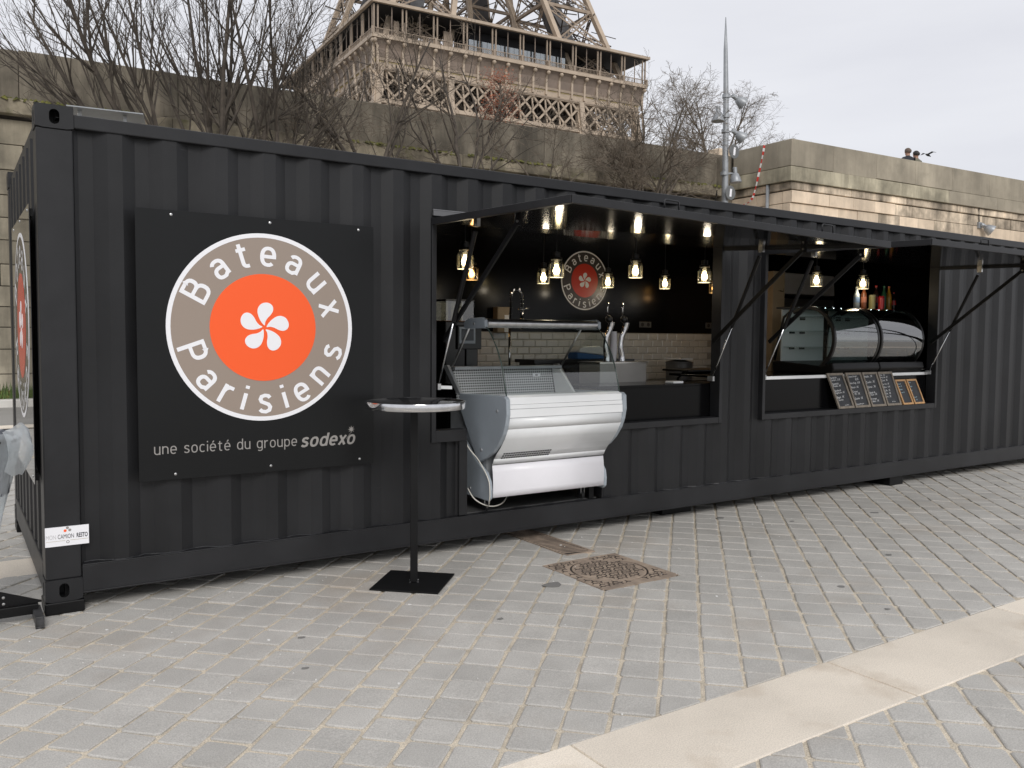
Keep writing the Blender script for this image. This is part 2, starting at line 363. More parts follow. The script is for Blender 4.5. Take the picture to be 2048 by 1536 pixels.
def tag(o, label, cat, group=None):
    o['label'] = label; o['category'] = cat
    if group: o['group'] = group
    return o
def thing(name, label, cat, loc=(0, 0, 0), rz=0.0, group=None):
    o = bpy.data.objects.new(name, None); COL.objects.link(o); o.empty_display_size = .1
    o.location = loc; o.rotation_euler = (0, 0, rz)
    ROOT[o.name] = Matrix.Translation(Vector(loc)) @ Matrix.Rotation(rz, 4, 'Z')
    return tag(o, label, cat, group)
def copy_obj(src, parent):
    d = src.copy(); COL.objects.link(d); d.parent = parent
    for ch in [c for c in COL.objects if c.parent == src]: copy_obj(ch, d)
    return d
def copy_tree(src, loc, rz=0.0, label=None, group=None):
    r = src.copy(); COL.objects.link(r); r.location = loc; r.rotation_euler = (0, 0, rz)
    if label: r['label'] = label
    if group: r['group'] = group
    for ch in [c for c in COL.objects if c.parent == src]: copy_obj(ch, r)
    return r
def structure(o): o['kind'] = 'structure'; return o

_tcache = {}
def text_geo(body, size, offset=0.0, shear=0.0):
    """glyph mesh geometry lying in the XY plane, left aligned at origin: (verts, faces, width)"""
    key = (body, size, offset, shear)
    if key in _tcache: return _tcache[key]
    cu = bpy.data.curves.new('t', 'FONT'); cu.body = body; cu.size = size; cu.offset = offset; cu.shear = shear; cu.resolution_u = 5
    o = bpy.data.objects.new('t', cu); COL.objects.link(o)
    dg = bpy.context.evaluated_depsgraph_get(); me = bpy.data.meshes.new_from_object(o.evaluated_get(dg))
    vs = [tuple(v.co) for v in me.vertices]; fs = [tuple(p.vertices) for p in me.polygons]
    bpy.data.objects.remove(o); bpy.data.curves.remove(cu); bpy.data.meshes.remove(me)
    w = (max(v[0] for v in vs), min(v[0] for v in vs)) if vs else (0, 0)
    _tcache[key] = (vs, fs, w[1], w[0]); return _tcache[key]
def put_text(mb, body, size, fn, offset=0.0, shear=0.0, width=None, align='L'):
    vs, fs, x0, x1 = text_geo(body, size, offset, shear)
    k = (width / (x1 - x0)) if width else 1.0
    sh = 0 if align == 'L' else -(x0 + x1) / 2 * k
    mb.add([fn((v[0] - (x0 if align == 'L' else 0)) * k + sh, v[1]) for v in vs], fs)

# ------------------------------------------------------------------ plain constant-stroke sans lettering
def _arc(cx, cy, rx, ry, a0, a1, n=12, e=2.35):
    o = []
    for i in range(n+1):
        a = R(a0+(a1-a0)*i/n); c, s_ = math.cos(a), math.sin(a)
        o.append((cx+rx*math.copysign(abs(c)**(2/e), c), cy+ry*math.copysign(abs(s_)**(2/e), s_)))
    return o
_O = _arc(.33, .5, .33, .5, 0, 360, 24)
_E1 = [(.0, .50), (.66, .50)]
_E2 = _arc(.33, .5, .33, .5, -9, 312, 22)
_S = [(.56, .85), (.46, .97), (.29, 1.0), (.10, .93), (.04, .77), (.10, .62), (.29, .53), (.47, .45), (.57, .29), (.52, .09), (.33, .0), (.13, .03), (.0, .15)]
_B = _arc(.33, .5, .33, .5, 0, 360, 24)
GLYPH = {'o': ([_O], .66), 'c': ([_arc(.33, .5, .33, .5, 48, 312, 18)], .60), 'e': ([_E1, _E2], .66), 'é': ([_E1, _E2, [(.28, 1.20), (.46, 1.46)]], .66), 's': ([_S], .57),
 'a': ([_arc(.31, .66, .30, .34, 152, 0, 12) + [(.61, 0)], [(.61, .565), (.30, .565)] + _arc(.28, .285, .27, .285, 90, 270, 10) + [(.40, 0), (.61, .17)]], .61),
 't': ([[(.20, 1.36), (.20, .24)] + _arc(.42, .22, .22, .22, 180, 270, 6) + [(.50, 0)], [(-.02, 1.0), (.50, 1.0)]], .50),
 'i': ([[(0, 0), (0, 1.0)], [(0, 1.28), (0, 1.47)]], .0), 'n': ([[(0, 0), (0, 1.08)], [(0, .66)] + _arc(.31, .64, .31, .36, 170, 0, 12) + [(.62, 0)]], .62),
 'u': ([[(0, 1.08), (0, .38)] + _arc(.31, .36, .31, .36, 180, 350, 12), [(.62, 1.08), (.62, -.08)]], .62), 'r': ([[(0, -.08), (0, 1.08)], [(0, .62), (.06, .82), (.20, .97), (.44, .985)]], .42),
 'd': ([_B, [(.66, -.08), (.66, 1.50)]], .66), 'p': ([_B, [(0, 1.08), (0, -.50)]], .66), 'g': ([_B, [(.66, 1.08), (.66, -.10)] + _arc(.36, -.12, .30, .28, 0, -140, 10)], .66),
 'x': ([[(-.04, -.08), (.60, 1.08)], [(-.04, 1.08), (.60, -.08)]], .56),
 'B': ([[(0, -.1), (0, 1.5)], [(0, 1.4), (.40, 1.4)] + _arc(.40, 1.08, .30, .32, 90, -90, 10) + [(0, .76)], [(.36, .76)] + _arc(.42, .38, .34, .38, 90, -90, 10) + [(0, 0)]], .76),
 'P': ([[(0, -.1), (0, 1.5)], [(0, 1.4), (.40, 1.4)] + _arc(.40, 1.01, .35, .39, 90, -90, 12) + [(0, .62)]], .75), ' ': ([], .30)}
def stroke_geo(ch, sw):
    """flat ribbons for one glyph; sw = stroke width; y=0..1 is the x-height (centre lines)"""
    vs = []; fs = []
    for si, pl in enumerate(GLYPH[ch][0]):
        P = [Vector((p[0], p[1])) for p in pl]; closed = (P[0]-P[-1]).length < 1e-4; k = len(P); o = len(vs)
        for i in range(k):
            a = P[i-1] if i > 0 else (P[-2] if closed else None); b = P[i+1] if i < k-1 else (P[1] if closed else None)
            d0 = (P[i]-a).normalized() if a is not None else None; d1 = (b-P[i]).normalized() if b is not None else None
            d = (d0+d1).normalized() if d0 is not None and d1 is not None and (d0+d1).length > 1e-5 else (d0 if d0 is not None else d1)
            m = sw/2 / max(.55, abs(d.dot(d0 if d0 is not None else d1))); nn = Vector((-d.y, d.x))*m
            vs += [(*(P[i]+nn), si), (*(P[i]-nn), si)]
        fs += [(o+2*i, o+2*i+1, o+2*i+3, o+2*i+2) for i in range(k-1)]
    return vs, fs
def letter(ch, fn, sw, m, parent, align_mid=False):
    """one printed letter as a part of its sign; fn(u, v, layer) -> 3D, u/v in x-heights"""
    vs, fs = stroke_geo(ch, sw)
    if not fs: return
    w = GLYPH[ch][1]; sh = -w/2 if align_mid else 0
    MB().add([fn(v[0]+sh, v[1], v[2]) for v in vs], fs).build('letter', m, parent, fix=False)
def print_line(text, x, z, xh, fn2, sw, m, parent, width=None, gap=.34, shear=0.0):
    adv = [GLYPH[c][1]+gap for c in text]; tot = sum(adv)-gap; kx = (width/xh/tot) if width else 1.0; u0 = 0
    for c, a in zip(text, adv):
        letter(c, lambda u, v, q, u0=u0: fn2(x+((u0+u)*kx+shear*v)*xh, z+v*xh, q), sw, m, parent); u0 += a

# ================================================================== THE GROUND
def sheet_obj(name, x0, x1, y0, y1, z, m):
    return structure(MB().add([(x0,y0,z),(x1,y0,z),(x1,y1,z),(x0,y1,z)], [(0,1,2,3)]).build(name, m))

def paving_mat():     # far paving where single stones can no longer be told apart
    m, n, l = newmat('far_paving'); o = n.new('ShaderNodeOutputMaterial'); p = n.new('ShaderNodeBsdfPrincipled')
    g = n.new('ShaderNodeNewGeometry'); mp = n.new('ShaderNodeMapping'); mp.inputs['Rotation'].default_value = (0, 0, R(45))
    b = n.new('ShaderNodeTexBrick'); b.offset = 0; b.inputs['Scale'].default_value = 1; b.inputs['Brick Width'].default_value = .19; b.inputs['Row Height'].default_value = .18
    b.inputs['Mortar Size'].default_value = .008; b.inputs['Color1'].default_value = (.41,.395,.37,1); b.inputs['Color2'].default_value = (.46,.445,.415,1); b.inputs['Mortar'].default_value = (.56,.49,.39,1)
    l.new(g.outputs['Position'], mp.inputs[0]); l.new(mp.outputs[0], b.inputs['Vector']); l.new(b.outputs['Color'], p.inputs['Base Color']); p.inputs['Roughness'].default_value = .85
    l.new(p.outputs[0], o.inputs['Surface']); return m
M['far_paving'] = paving_mat()

PX0, PX1, PY0, PY1 = -3.5, 13.0, -7.0, 6.5
ground = sheet_obj('ground', -1500, 1500, -14, 15.6, -0.022, 'far_paving')
pavement = sheet_obj('pavement', PX0 - .2, PX1 + .2, PY0 - .2, PY1 + .2, -0.0062, 'sand')
river = sheet_obj('river', -1500, 1500, -2500, -14, -2.2, 'water')
quay_edge = structure(MB().box((-1500, -14.0, -6), (1500, -13.7, -0.03)).build('quay_edge', 'stone_g'))
street = sheet_obj('street', -1500, 1500, 16.2, 3500, 6.25, 'road')
road = sheet_obj('road', -200, 200, 10.75, 14.6, -0.010, 'road')

# obstacles set into the paving: (x0,x1,y0,y1)
BAND_A = (-3.045, -2.600); BAND_B = (0.935, 1.375)
MAN = (2.795, 3.405, -1.205, -0.565); GRATE = (3.085, 3.325, -0.455, 0.75)
HOLES = [(-1e3, 1e3, *BAND_A), (-1e3, 1e3, *BAND_B), MAN, GRATE]

def clip_half(poly, ax, val, keep_less):
    out = []
    for i in range(len(poly)):
        a, b = poly[i], poly[(i+1) % len(poly)]
        ina = (a[ax] <= val) == keep_less; inb = (b[ax] <= val) == keep_less
        if ina: out.append(a)
        if ina != inb:
            t = (val - a[ax]) / (b[ax] - a[ax]); out.append((a[0]+(b[0]-a[0])*t, a[1]+(b[1]-a[1])*t))
    return out
def area(p): return abs(sum(p[i][0]*p[(i+1)%len(p)][1]-p[(i+1)%len(p)][0]*p[i][1] for i in range(len(p)))) / 2 if len(p) > 2 else 0
def subtract(poly, h, gap=.0025):
    x0, x1, y0, y1 = h[0]-gap, h[1]+gap, h[2]-gap, h[3]+gap
    xs = [p[0] for p in poly]; ys = [p[1] for p in poly]
    if max(xs) < x0 or min(xs) > x1 or max(ys) < y0 or min(ys) > y1: return [poly], False
    mid = clip_half(clip_half(poly, 0, x0, False), 0, x1, True) if x0 > -100 else poly
    parts = []
    if x0 > -100: parts += [clip_half(poly, 0, x0, True), clip_half(poly, 0, x1, False)]
    parts += [clip_half(mid, 1, y0, True), clip_half(mid, 1, y1, False)]
    return [p for p in parts if area(p) > .0012], True

def paver_geo(poly, z, ch=.006, dz=.0035):
    k = len(poly); cx = sum(p[0] for p in poly)/k; cy = sum(p[1] for p in poly)/k
    def ins(p):
        dx, dy = cx-p[0], cy-p[1]; L = math.hypot(dx, dy) or 1; q = min(ch*1.3/L, .4); return (p[0]+dx*q, p[1]+dy*q)
    t = [(*ins(p), z) for p in poly]; m_ = [(*p, z-dz) for p in poly]; b_ = [(*p, -.03) for p in poly]
    fs = [tuple(range(k))] + [(k+i, k+(i+1)%k, (i+1)%k, i) for i in range(k)] + [(2*k+i, 2*k+(i+1)%k, k+(i+1)%k, k+i) for i in range(k)]
    return t + m_ + b_, fs
def rough_rect(w, h, rg):      # paver outline: eight points, corners a little rounded, edges a little uneven
    j = lambda: rg.uniform(-.003, .003); c = .011
    return [(-w/2+c+j(), -h/2+j()), (w/2-c+j(), -h/2+j()), (w/2+j(), -h/2+c+j()), (w/2+j(), h/2-c+j()),
            (w/2-c+j(), h/2+j()), (-w/2+c+j(), h/2+j()), (-w/2+j(), h/2-c+j()), (-w/2+j(), -h/2+c+j())]

_cam_inv = (Matrix.Translation(cam.location) @ cam.rotation_euler.to_matrix().to_4x4()).inverted()
def pix(p):
    q = _cam_inv @ Vector(p)
    if q.z > -.1: return None
    f = 1704.9; return (1024 + f*q.x/-q.z, 768 - f*q.y/-q.z, -q.z)
rp = random.Random(3); S2 = math.sqrt(.5)
BSTEP, ASTEP = 0.1797, 0.190
variants = []
for i in range(12):
    pl = rough_rect(ASTEP - rp.uniform(.008, .015), BSTEP - rp.uniform(.014, .023), rp)
    ve, fa = paver_geo(pl, 0.0); me = bpy.data.meshes.new('paver'); me.from_pydata(ve, [], fa); me.update(); me.materials.append(M['paver']); variants.append((pl, me))
cands = []
nb0, nb1 = int((PX0-PY1)*S2/BSTEP)-2, int((PX1-PY0)*S2/BSTEP)+2
for ib in range(nb0, nb1):
    b = 3.183 + (ib - 17 + .5) * BSTEP; ph = rp.uniform(-.012, .012) + (rp.choice((0, 0, 0, .03, -.03))); a = (PX0+PY0)*S2 - 1; a = -1.174 + ASTEP * math.floor((a + 1.174) / ASTEP) + ph
    while a < (PX1 + PY1) * S2 + 1:
        a += ASTEP + rp.uniform(-.0025, .0025)
        bb = b + rp.uniform(-.0025, .0025); x, y = (a + bb)*S2, (a - bb)*S2
        if not (PX0 < x < PX1 and PY0 < y < PY1): continue
        vi = rp.randrange(12); rot = R(45) + rp.uniform(-.012, .012); dz = rp.uniform(-.003, .003)
        ca, sa = math.cos(rot), math.sin(rot)
        poly = [(x + p[0]*ca - p[1]*sa, y + p[0]*sa + p[1]*ca) for p in variants[vi][0]]
        polys, cut = [poly], False
        for h in HOLES:
            nxt = []
            for q in polys:
                r_, c_ = subtract(q, h); nxt += r_; cut |= c_
            polys = nxt
        for q in polys: cands.append((q, cut, vi, rot, dz, x, y))
def score(c):
    k = len(c[0]); cx = sum(p[0] for p in c[0])/k; cy = sum(p[1] for p in c[0])/k; u = pix((cx, cy, 0))
    if u is None or not (-20 < u[0] < 2068 and 100 < u[1] < 1556): return 0
    if cy > -.05 and cx > 0: return 0
    return area(c[0]) / u[2]**3
order = sorted(range(len(cands)), key=lambda i: -score(cands[i]))
single = set(order[:300])
field = MB()
for i, (q, cut, vi, rot, dz, x, y) in enumerate(cands):
    if i in single:
        if cut:
            k = len(q); cx = sum(p[0] for p in q)/k; cy = sum(p[1] for p in q)/k
            ve, fa = paver_geo([(p[0]-cx, p[1]-cy) for p in q], 0.0); me = bpy.data.meshes.new('paver'); me.from_pydata(ve, [], fa); me.update(); me.materials.append(M['paver'])
            o = bpy.data.objects.new('paver', me); o.location = (cx, cy, dz)
        else:
            o = bpy.data.objects.new('paver', variants[vi][1]); o.location = (x, y, dz); o.rotation_euler = (rp.uniform(-.010, .010), rp.uniform(-.010, .010), rot)
        COL.objects.link(o); o.parent = pavement
    else:
        ve, fa = paver_geo(q, dz); field.add(ve, fa)
field.build('paver_field', 'paver', pavement, fix=False, kind='stuff')

for nm, (y0, y1), x0, off in (('stone_band', BAND_A, -6.0, 0), ('stone_band', BAND_B, -6.0, .48)):
    band = structure(MB().box((-200, y0+.004, -.03), (200, y1-.004, -.0075)).build(nm, 'sand'))
    k = -6
    while k < 9:
        xa = 2.96 + off + 1.49*k; xb = xa + 1.49
        MB().box((xa+.0045, y0, -.03), (xb-.0045, y1, .001+rp.uniform(-.002, .002))).build('slab', 'slab', band, bev=.006); k += 1
far_band = sheet_obj('stone_band', -60, 60, 10.2, 10.75, -0.004, 'slab')
far_kerb = structure(MB().box((-200, 14.55, -.03), (200, 14.85, .14)).build('kerb', 'kerb', bev=.02))
verge = structure(MB().sheet([[(x, y, .05 + .25*max(0, (y-14.85)/1.0)) for x in (-200, 20.5)] for y in (14.85, 15.2, 15.7)]).build('verge', 'moss'))

# scattered specks of litter and gum on the paving (too many to count)
lit = MB(); gm = MB(); rg = random.Random(11)
for i in range(170):
    x, y = rg.uniform(-.3, 9.5), -abs(rg.gauss(0, 1.1)) - .02
    if y < -4 or (BAND_A[0]-.02 < y < BAND_A[1]+.02): continue
    s_ = rg.uniform(.0018, .005) * (2.2 if rg.random() < .07 else 1); k = 5; ph = rg.random()*6
    lit.prism([(x+s_*rg.uniform(.6,1.2)*math.cos(ph+j*2*math.pi/k), y+s_*rg.uniform(.6,1.2)*math.sin(ph+j*2*math.pi/k)) for j in range(k)], lambda a, b: (a, b, .0005), lambda a, b: (a, b, .004))
lit.build('litter', 'litter', kind='stuff')
for x, y, s_ in [(2.60,-.95,.05),(1.02,-1.02,.014),(5.3,-.55,.02),(4.05,-1.9,.02),(.9,-1.4,.012),(6.2,-.7,.03),(5.0,-1.6,.018),(3.9,-2.3,.012),(4.9,-.15,.03),(2.0,-1.3,.015)]:
    k = 9; gm.prism([(x+s_*rg.uniform(.6,1.3)*math.cos(j*2*math.pi/k)*1.3, y+s_*rg.uniform(.6,1.3)*math.sin(j*2*math.pi/k)) for j in range(k)], lambda a, b: (a, b, .001), lambda a, b: (a, b, .0032))
gm.build('ground_spots', 'gum', kind='stuff')

# manhole cover
mh = thing('manhole_cover', 'rusty square manhole cover with a round lid set in the paving', 'manhole cover', (3.10, -.885, 0))
x0, x1, y0, y1 = MAN
N = 48; cx, cy, rr = 3.10, -.875, .238
ring = MB(); inner = [(cx + (rr+.013)*math.cos(2*math.pi*j/N), cy + (rr+.013)*math.sin(2*math.pi*j/N)) for j in range(N)]
outer = []
for j in range(N):
    c_, s_ = math.cos(2*math.pi*j/N), math.sin(2*math.pi*j/N); t = min(((x1-cx) if c_ > 0 else (cx-x0))/max(abs(c_), 1e-6), ((y1-cy) if s_ > 0 else (cy-y0))/max(abs(s_), 1e-6)); outer.append((cx+c_*t, cy+s_*t))
ring.add([(*p, .002) for p in inner] + [(*p, .002) for p in outer] + [(*p, -.0050) for p in inner] + [(*p, -.0075) for p in outer],
    [(j, (j+1)%N, N+(j+1)%N, N+j) for j in range(N)] + [(2*N+j, 2*N+(j+1)%N, (j+1)%N, j) for j in range(N)] + [(N+j, N+(j+1)%N, 3*N+(j+1)%N, 3*N+j) for j in range(N)])
fr = ring.build('frame', 'rust_iron', mh, fix=False)
MB().box((x0+.01, y0+.01, -.0078), (x1-.01, y1-.01, -.0030)).build('pit', 'rust_dark', mh)
ld = MB().lathe([(rr, -.0028), (rr, .001), (rr-.004, .003), (.0005, .003)], (cx, cy, 0), 48).build('lid', 'rust_iron', mh, fix=False)
def hooks(inside, zz):
    t = MB(); st = .050
    for i in range(-9, 10):
        for j in range(-10, 11):
            hx = cx + (i + (.5 if j % 2 else 0))*st; hy = cy + j*st*.75
            d = math.hypot(hx-cx, hy-cy)
            if inside and d > rr-.026: continue
            if not inside and (d < rr+.03 or not (x0+.03 < hx < x1-.03 and y0+.03 < hy < y1-.03)): continue
            for aa in (90, 210, 330):
                a2 = R(aa + (0 if (i+j) % 2 else 60)); t.bar((hx, hy, zz), (hx+.023*math.cos(a2), hy+.023*math.sin(a2), zz), .006, .003)
    return t
hooks(False, .0025).build('tread_pattern', 'rust_dark', fr, fix=False, kind='stuff'); hooks(True, .0035).build('tread_pattern', 'rust_dark', ld, fix=False, kind='stuff')
# drain grate
gt = thing('drain_grate', 'rusty slotted drain grate running under the container', 'drain grate', (3.2, -.2, 0))
x0, x1, y0, y1 = GRATE
MB().box((x0, y0, -.03), (x0+.016, y1, .003)).box((x1-.016, y0, -.03), (x1, y1, .003)).box((x0+.016, y0, -.03), (x1-.016, y0+.02, .003)).build('frame', 'rust_iron', gt)
MB().box((x0+.012, y0+.012, -.0078), (x1-.012, y1, -.0014)).build('channel', 'rust_dark', gt)
sl = None; y = y0 + .03
while y < y1 - .05:
    q = MB().hexa([(x0+.015, y+.05, -.0012), (x1-.017, y, -.0012), (x1-.017, y+.013, -.0012), (x0+.017, y+.063, -.0012), (x0+.017, y+.05, .001), (x1-.017, y, .001), (x1-.017, y+.013, .001), (x0+.017, y+.063, .001)])
    q.build('slat', 'rust_iron', gt); y += .037

# ================================================================== THE CONTAINER KIOSK
HB, CL, CW, CH = 0.065, 12.192, 2.438, 2.591
ZT = HB + CH
kiosk = thing('shipping_container', 'long black shipping container turned into a food kiosk with open hatches', 'container', (0, 0, HB))

def stadium(cx, cz, w, h, n=8):
    r = w/2; pts = []
    for k in range(n+1): t = math.pi*k/n; pts.append((cx + r*math.cos(t), cz + (h/2-r) + r*math.sin(t)))
    for k in range(n+1): t = math.pi + math.pi*k/n; pts.append((cx + r*math.cos(t), cz - (h/2-r) + r*math.sin(t)))
    return pts
def casting(x0, x1, y0, y1, z0, z1, faces):
    mb = MB(); mb.box((x0+.10 if x0 < 1 else x0+.0119, y0+.10 if y0 < 1 else y0+.0119, z0+.001), (x1-.0119, y1-.0119, z1-.005)); mb.box((x1-.03, y0+.0122, z0+.013), (x1-.0121, y1-.013, z1-.006)); mb.box((x0+.0122, y1-.03, z0+.013), (x1-.031, y1-.0121, z1-.006)); mb.box((x0+.012, y0+.012, z0+.002), (x1-.012, y1-.012, z0+.012)); mb.box((x0+.0008, y0+.0008, z1-.004), (x1-.0008, y1-.0008, z1+.0006))
    def plate(fn, w, h, hw, hh):
        st = stadium(w/2, h/2, hw, hh); k = len(st); out = []
        for (a, b) in st:
            da, db = a-w/2, b-h/2; t = min((w/2)/max(abs(da), 1e-6), (h/2)/max(abs(db), 1e-6)); out.append((w/2+da*t, h/2+db*t))
        vs = [fn(a, b, 0) for a, b in st] + [fn(a, b, 0) for a, b in out] + [fn(a, b, .0115) for a, b in st] + [fn(a, b, .0115) for a, b in out]
        mb.add(vs, [(i, (i+1)%k, k+(i+1)%k, k+i) for i in range(k)] + [(i, (i+1)%k, 2*k+(i+1)%k, 2*k+i) for i in range(k)] + [(k+i, k+(i+1)%k, 3*k+(i+1)%k, 3*k+i) for i in range(k)])
    w, h, d = x1-x0, z1-z0, y1-y0
    plate(lambda a, b, t: (x0+a, y0+t, z0+b), w, h, .048, .076)
    plate(lambda a, b, t: (x0+a, y1-t, z0+b), w, h, .048, .076)
    plate(lambda a, b, t: (x0+t, y0+.0117+a, z0+b), d-.0234, h, .048, .076)
    plate(lambda a, b, t: (x1-t, y0+.0117+a, z0+b), d-.0234, h, .048, .076)
    return mb
def dark_holes(x0, x1, y0, y1, z0, z1):
    w = x1-x0; mb = MB()
    st = stadium((x0+x1)/2, (z0+z1)/2, .047, .075)
    mb.prism(st, lambda a, b: (a, y0+.0095, b), lambda a, b: (a, y0+.0115, b))
    return mb
for ix, (xa, xb) in enumerate(((0, .178), (CL-.178, CL))):
    for iy, (ya, yb) in enumerate(((0, .162), (CW-.162, CW))):
        for iz, (za, zb) in enumerate(((HB, HB+.118), (ZT-.118, ZT))):
            c_ = casting(xa, xb, ya, yb, za, zb, None).build('corner_casting', 'steel_edge', kiosk, fix=False)
        MB().box((xa+.004, ya+.005, HB+.118), (xb-.004, yb-.005, ZT-.118)).build('corner_post', 'steel_edge', kiosk, bev=.008)

RT0, RT1 = 2.548, 2.620      # top rail
RB0, RB1 = 0.094, 0.250      # bottom rail
MB().box((.178, .002, RT0), (CL-.178, .075, RT1)).build('top_rail', 'steel_edge', kiosk, bev=.006)
MB().box((.178, CW-.075, RT0), (CL-.178, CW-.002, RT1)).build('top_rail', 'steel_edge', kiosk, bev=.006)
for yy0, yy1, fl in ((.003, .02, -1), (CW-.02, CW-.003, 1)):
    mb = MB().box((.178, yy0, RB0+.009), (CL-.178, yy1, RB1-.009)).box((.178, yy0-.0025, RB0), (CL-.178, yy1+.05*(fl<0) , RB0+.009)).box((.178, yy0-.0025, RB1-.009), (CL-.178, yy1+.03*(fl<0), RB1))
    mb.build('bottom_rail', 'steel_edge', kiosk, bev=.0025)
MB().box((.02, .165, RT0), (.08, CW-.165, RT1)).build('end_rail', 'steel_edge', kiosk, bev=.006)
MB().box((.003, .165, RB0), (.06, CW-.165, RB1)).build('end_rail', 'steel_edge', kiosk, bev=.006)
MB().box((CL-.06, .165, RB0), (CL-.003, CW-.165, RB1)).build('end_rail', 'steel_edge', kiosk, bev=.006)

P = .278; XS = .410
def prof_y(x, deep=.036):
    t = (x - XS) % P
    if t < .068: return .012 + deep*t/.068
    if t < .138: return .012 + deep
    if t < .206: return .012 + deep*(1-(t-.138)/.068)
    return .012
def corr(x0, x1, z0, z1):
    xs = {x0, x1}; k = int((x0-XS)/P) - 1
    while XS + k*P < x1 + P:
        for d in (0, .068, .138, .206):
            x = XS + k*P + d
            if x0 < x < x1: xs.add(x)
        k += 1
    xs = sorted(xs); mb = MB(); zs = [z0, z1]
    rows = [[(x, prof_y(x), z) for x in xs] for z in zs]
    return mb.sheet(rows)
W1 = (2.285, 5.040, .822, 2.264); W2 = (5.560, 8.285, .822, 2.264); CUT = (2.552, 3.760, .262)
for seg in ((.178, W1[0], RB1-.01, RT0+.01), (W1[1], W2[0], RB1-.01, RT0+.01), (W2[1], CL-.178, RB1-.01, RT0+.01),
            (W1[0], W1[1], W1[3], RT0+.01), (W2[0], W2[1], W2[3], RT0+.01), (W2[0], W2[1], RB1-.01, W2[2]),
            (W1[0], CUT[0], RB1-.01, W1[2]), (CUT[1], W1[1], RB1-.01, W1[2])):
    corr(*seg).build('wall_panel', 'steel', kiosk, fix=False, solid=.002)
# weld bead along the foot of the side wall
mb = MB(); rw = random.Random(5); pts = []; x = .19
while x < CL-.18:
    pts.append((x, prof_y(x)-.002+rw.uniform(-.001, .001), RB1+.001+rw.uniform(-.002, .003))); x += .034
mb.tube(pts, .005, 5).build('weld_seam', 'steel_edge', kiosk)
# end wall, corrugated
mb = MB(); rows = []
ys = []; y = .165
prof = [(0, .012), (.11, .012), (.16, .05), (.24, .05), (.29, .012)]
while y < CW-.165:
    for d, xx in prof[:-1]:
        if y+d < CW-.165: ys.append((y+d, xx))
    y += .29
ys.append((CW-.165, .012))
mb.sheet([[(xx, yy, z) for yy, xx in ys] for z in (RB1-.01, RT0+.01)]).build('end_wall', 'steel', kiosk, fix=False, solid=.002)
MB().box((CL-.05, .165, RB1), (CL-.02, CW-.165, RT0)).build('end_wall', 'steel', kiosk)
MB().box((.178, CW-.03, RB1-.01), (CL-.178, CW-.012, RT0+.01)).build('rear_wall', 'steel', kiosk)
# roof with shallow ribs
mb = MB(); xs = []; x = .1
while x < CL-.1:
    xs += [(x, 2.600), (x+.09, 2.600), (x+.105, 2.613), (x+.195, 2.613)]; x += .209
mb.sheet([[(xx, yy, zz) for xx, zz in xs] for yy in (.03, CW-.03)]).build('roof', 'steel', kiosk, fix=False, solid=.002)
MB().box((.06, .06, .175), (CL-.06, CW-.06, .245)).build('floor', 'grey_in', kiosk)
# interior lining
back = MB().box((2.0, 2.30, .246), (9.62, 2.33, 2.47)).build('back_wall', 'black_in', kiosk)
MB().box((1.97, .07, .246), (2.0, 2.33, 2.47)).build('partition', 'black_in', kiosk)
MB().box((9.60, .07, .246), (9.63, 2.299, 2.47)).build('partition', 'black_in', kiosk)
MB().box((2.0, .07, 2.47), (9.62, 2.33, 2.50)).build('ceiling', 'black_in', kiosk)
for xa, xb in ((2.0, W1[0]-.02), (W1[1]+.02, W2[0]-.02), (W2[1]+.02, 9.6)):
    MB().box((xa, .062, .246), (xb, .078, 2.47)).build('wall_lining', 'black_in', kiosk)
for w in (W1, W2): MB().box((w[0]-.019, .0625, w[3]+.02), (w[1]+.019, .0785, 2.469)).build('wall_lining', 'black_in', kiosk)
# white metro tiles on the back wall
MB().box((3.0, 2.2965, .98), (7.40, 2.2995, 1.535)).build('grout_bed', 'grout', back)
tv = MB(); tw, th_, d = .147, .0722, .008; b_ = .009
tv.add([(0,0,0),(tw,0,0),(tw,0,th_),(0,0,th_),(b_,-d,b_),(tw-b_,-d,b_),(tw-b_,-d,th_-b_),(b_,-d,th_-b_)], [(4,5,6,7),(0,1,5,4),(1,2,6,5),(2,3,7,6),(3,0,4,7)])
tme = tv.mesh('tile'); tme.materials.append(M['tile'])
for r in range(7):
    for k in range(-1, 30):
        x = 3.0 + k*.15 + (.075 if r % 2 else 0)
        if x < 3.0-.001 or x + tw > 7.40: continue
        o = bpy.data.objects.new('tile', tme); COL.objects.link(o); o.parent = back; o.location = (x, 2.2962, 1.003+r*.0752-HB); o.rotation_euler = (rw.uniform(-.006, .006), 0, 0)

# hatch frames, reveals and sills
def hatch_frame(w, cut=None):
    x0, x1, z0, z1 = w; t = .05
    mb = MB()
    mb.box((x0-.006, -.008, z0-t), (x0+.028, .10, z1)).box((x1-.028, -.008, z0-t), (x1+.006, .10, z1))
    mb.box((x0+.028, -.0075, z1-.012), (x1-.028, .099, z1-.001))
    return mb
hf1 = hatch_frame(W1)
hf1.box((W1[0]+.028, -.006, W1[2]-.05), (CUT[0]-.0, .098, W1[2]+.03)).box((CUT[1], -.006, W1[2]-.05), (W1[1]-.028, .098, W1[2]-.001))
hf1.build('hatch_frame', 'steel_edge', kiosk, bev=.003)
hf2 = hatch_frame(W2); hf2.box((W2[0]+.028, -.006, W2[2]-.05), (W2[1]-.028, .098, W2[2]-.001)); hf2.build('hatch_frame', 'steel_edge', kiosk, bev=.003)
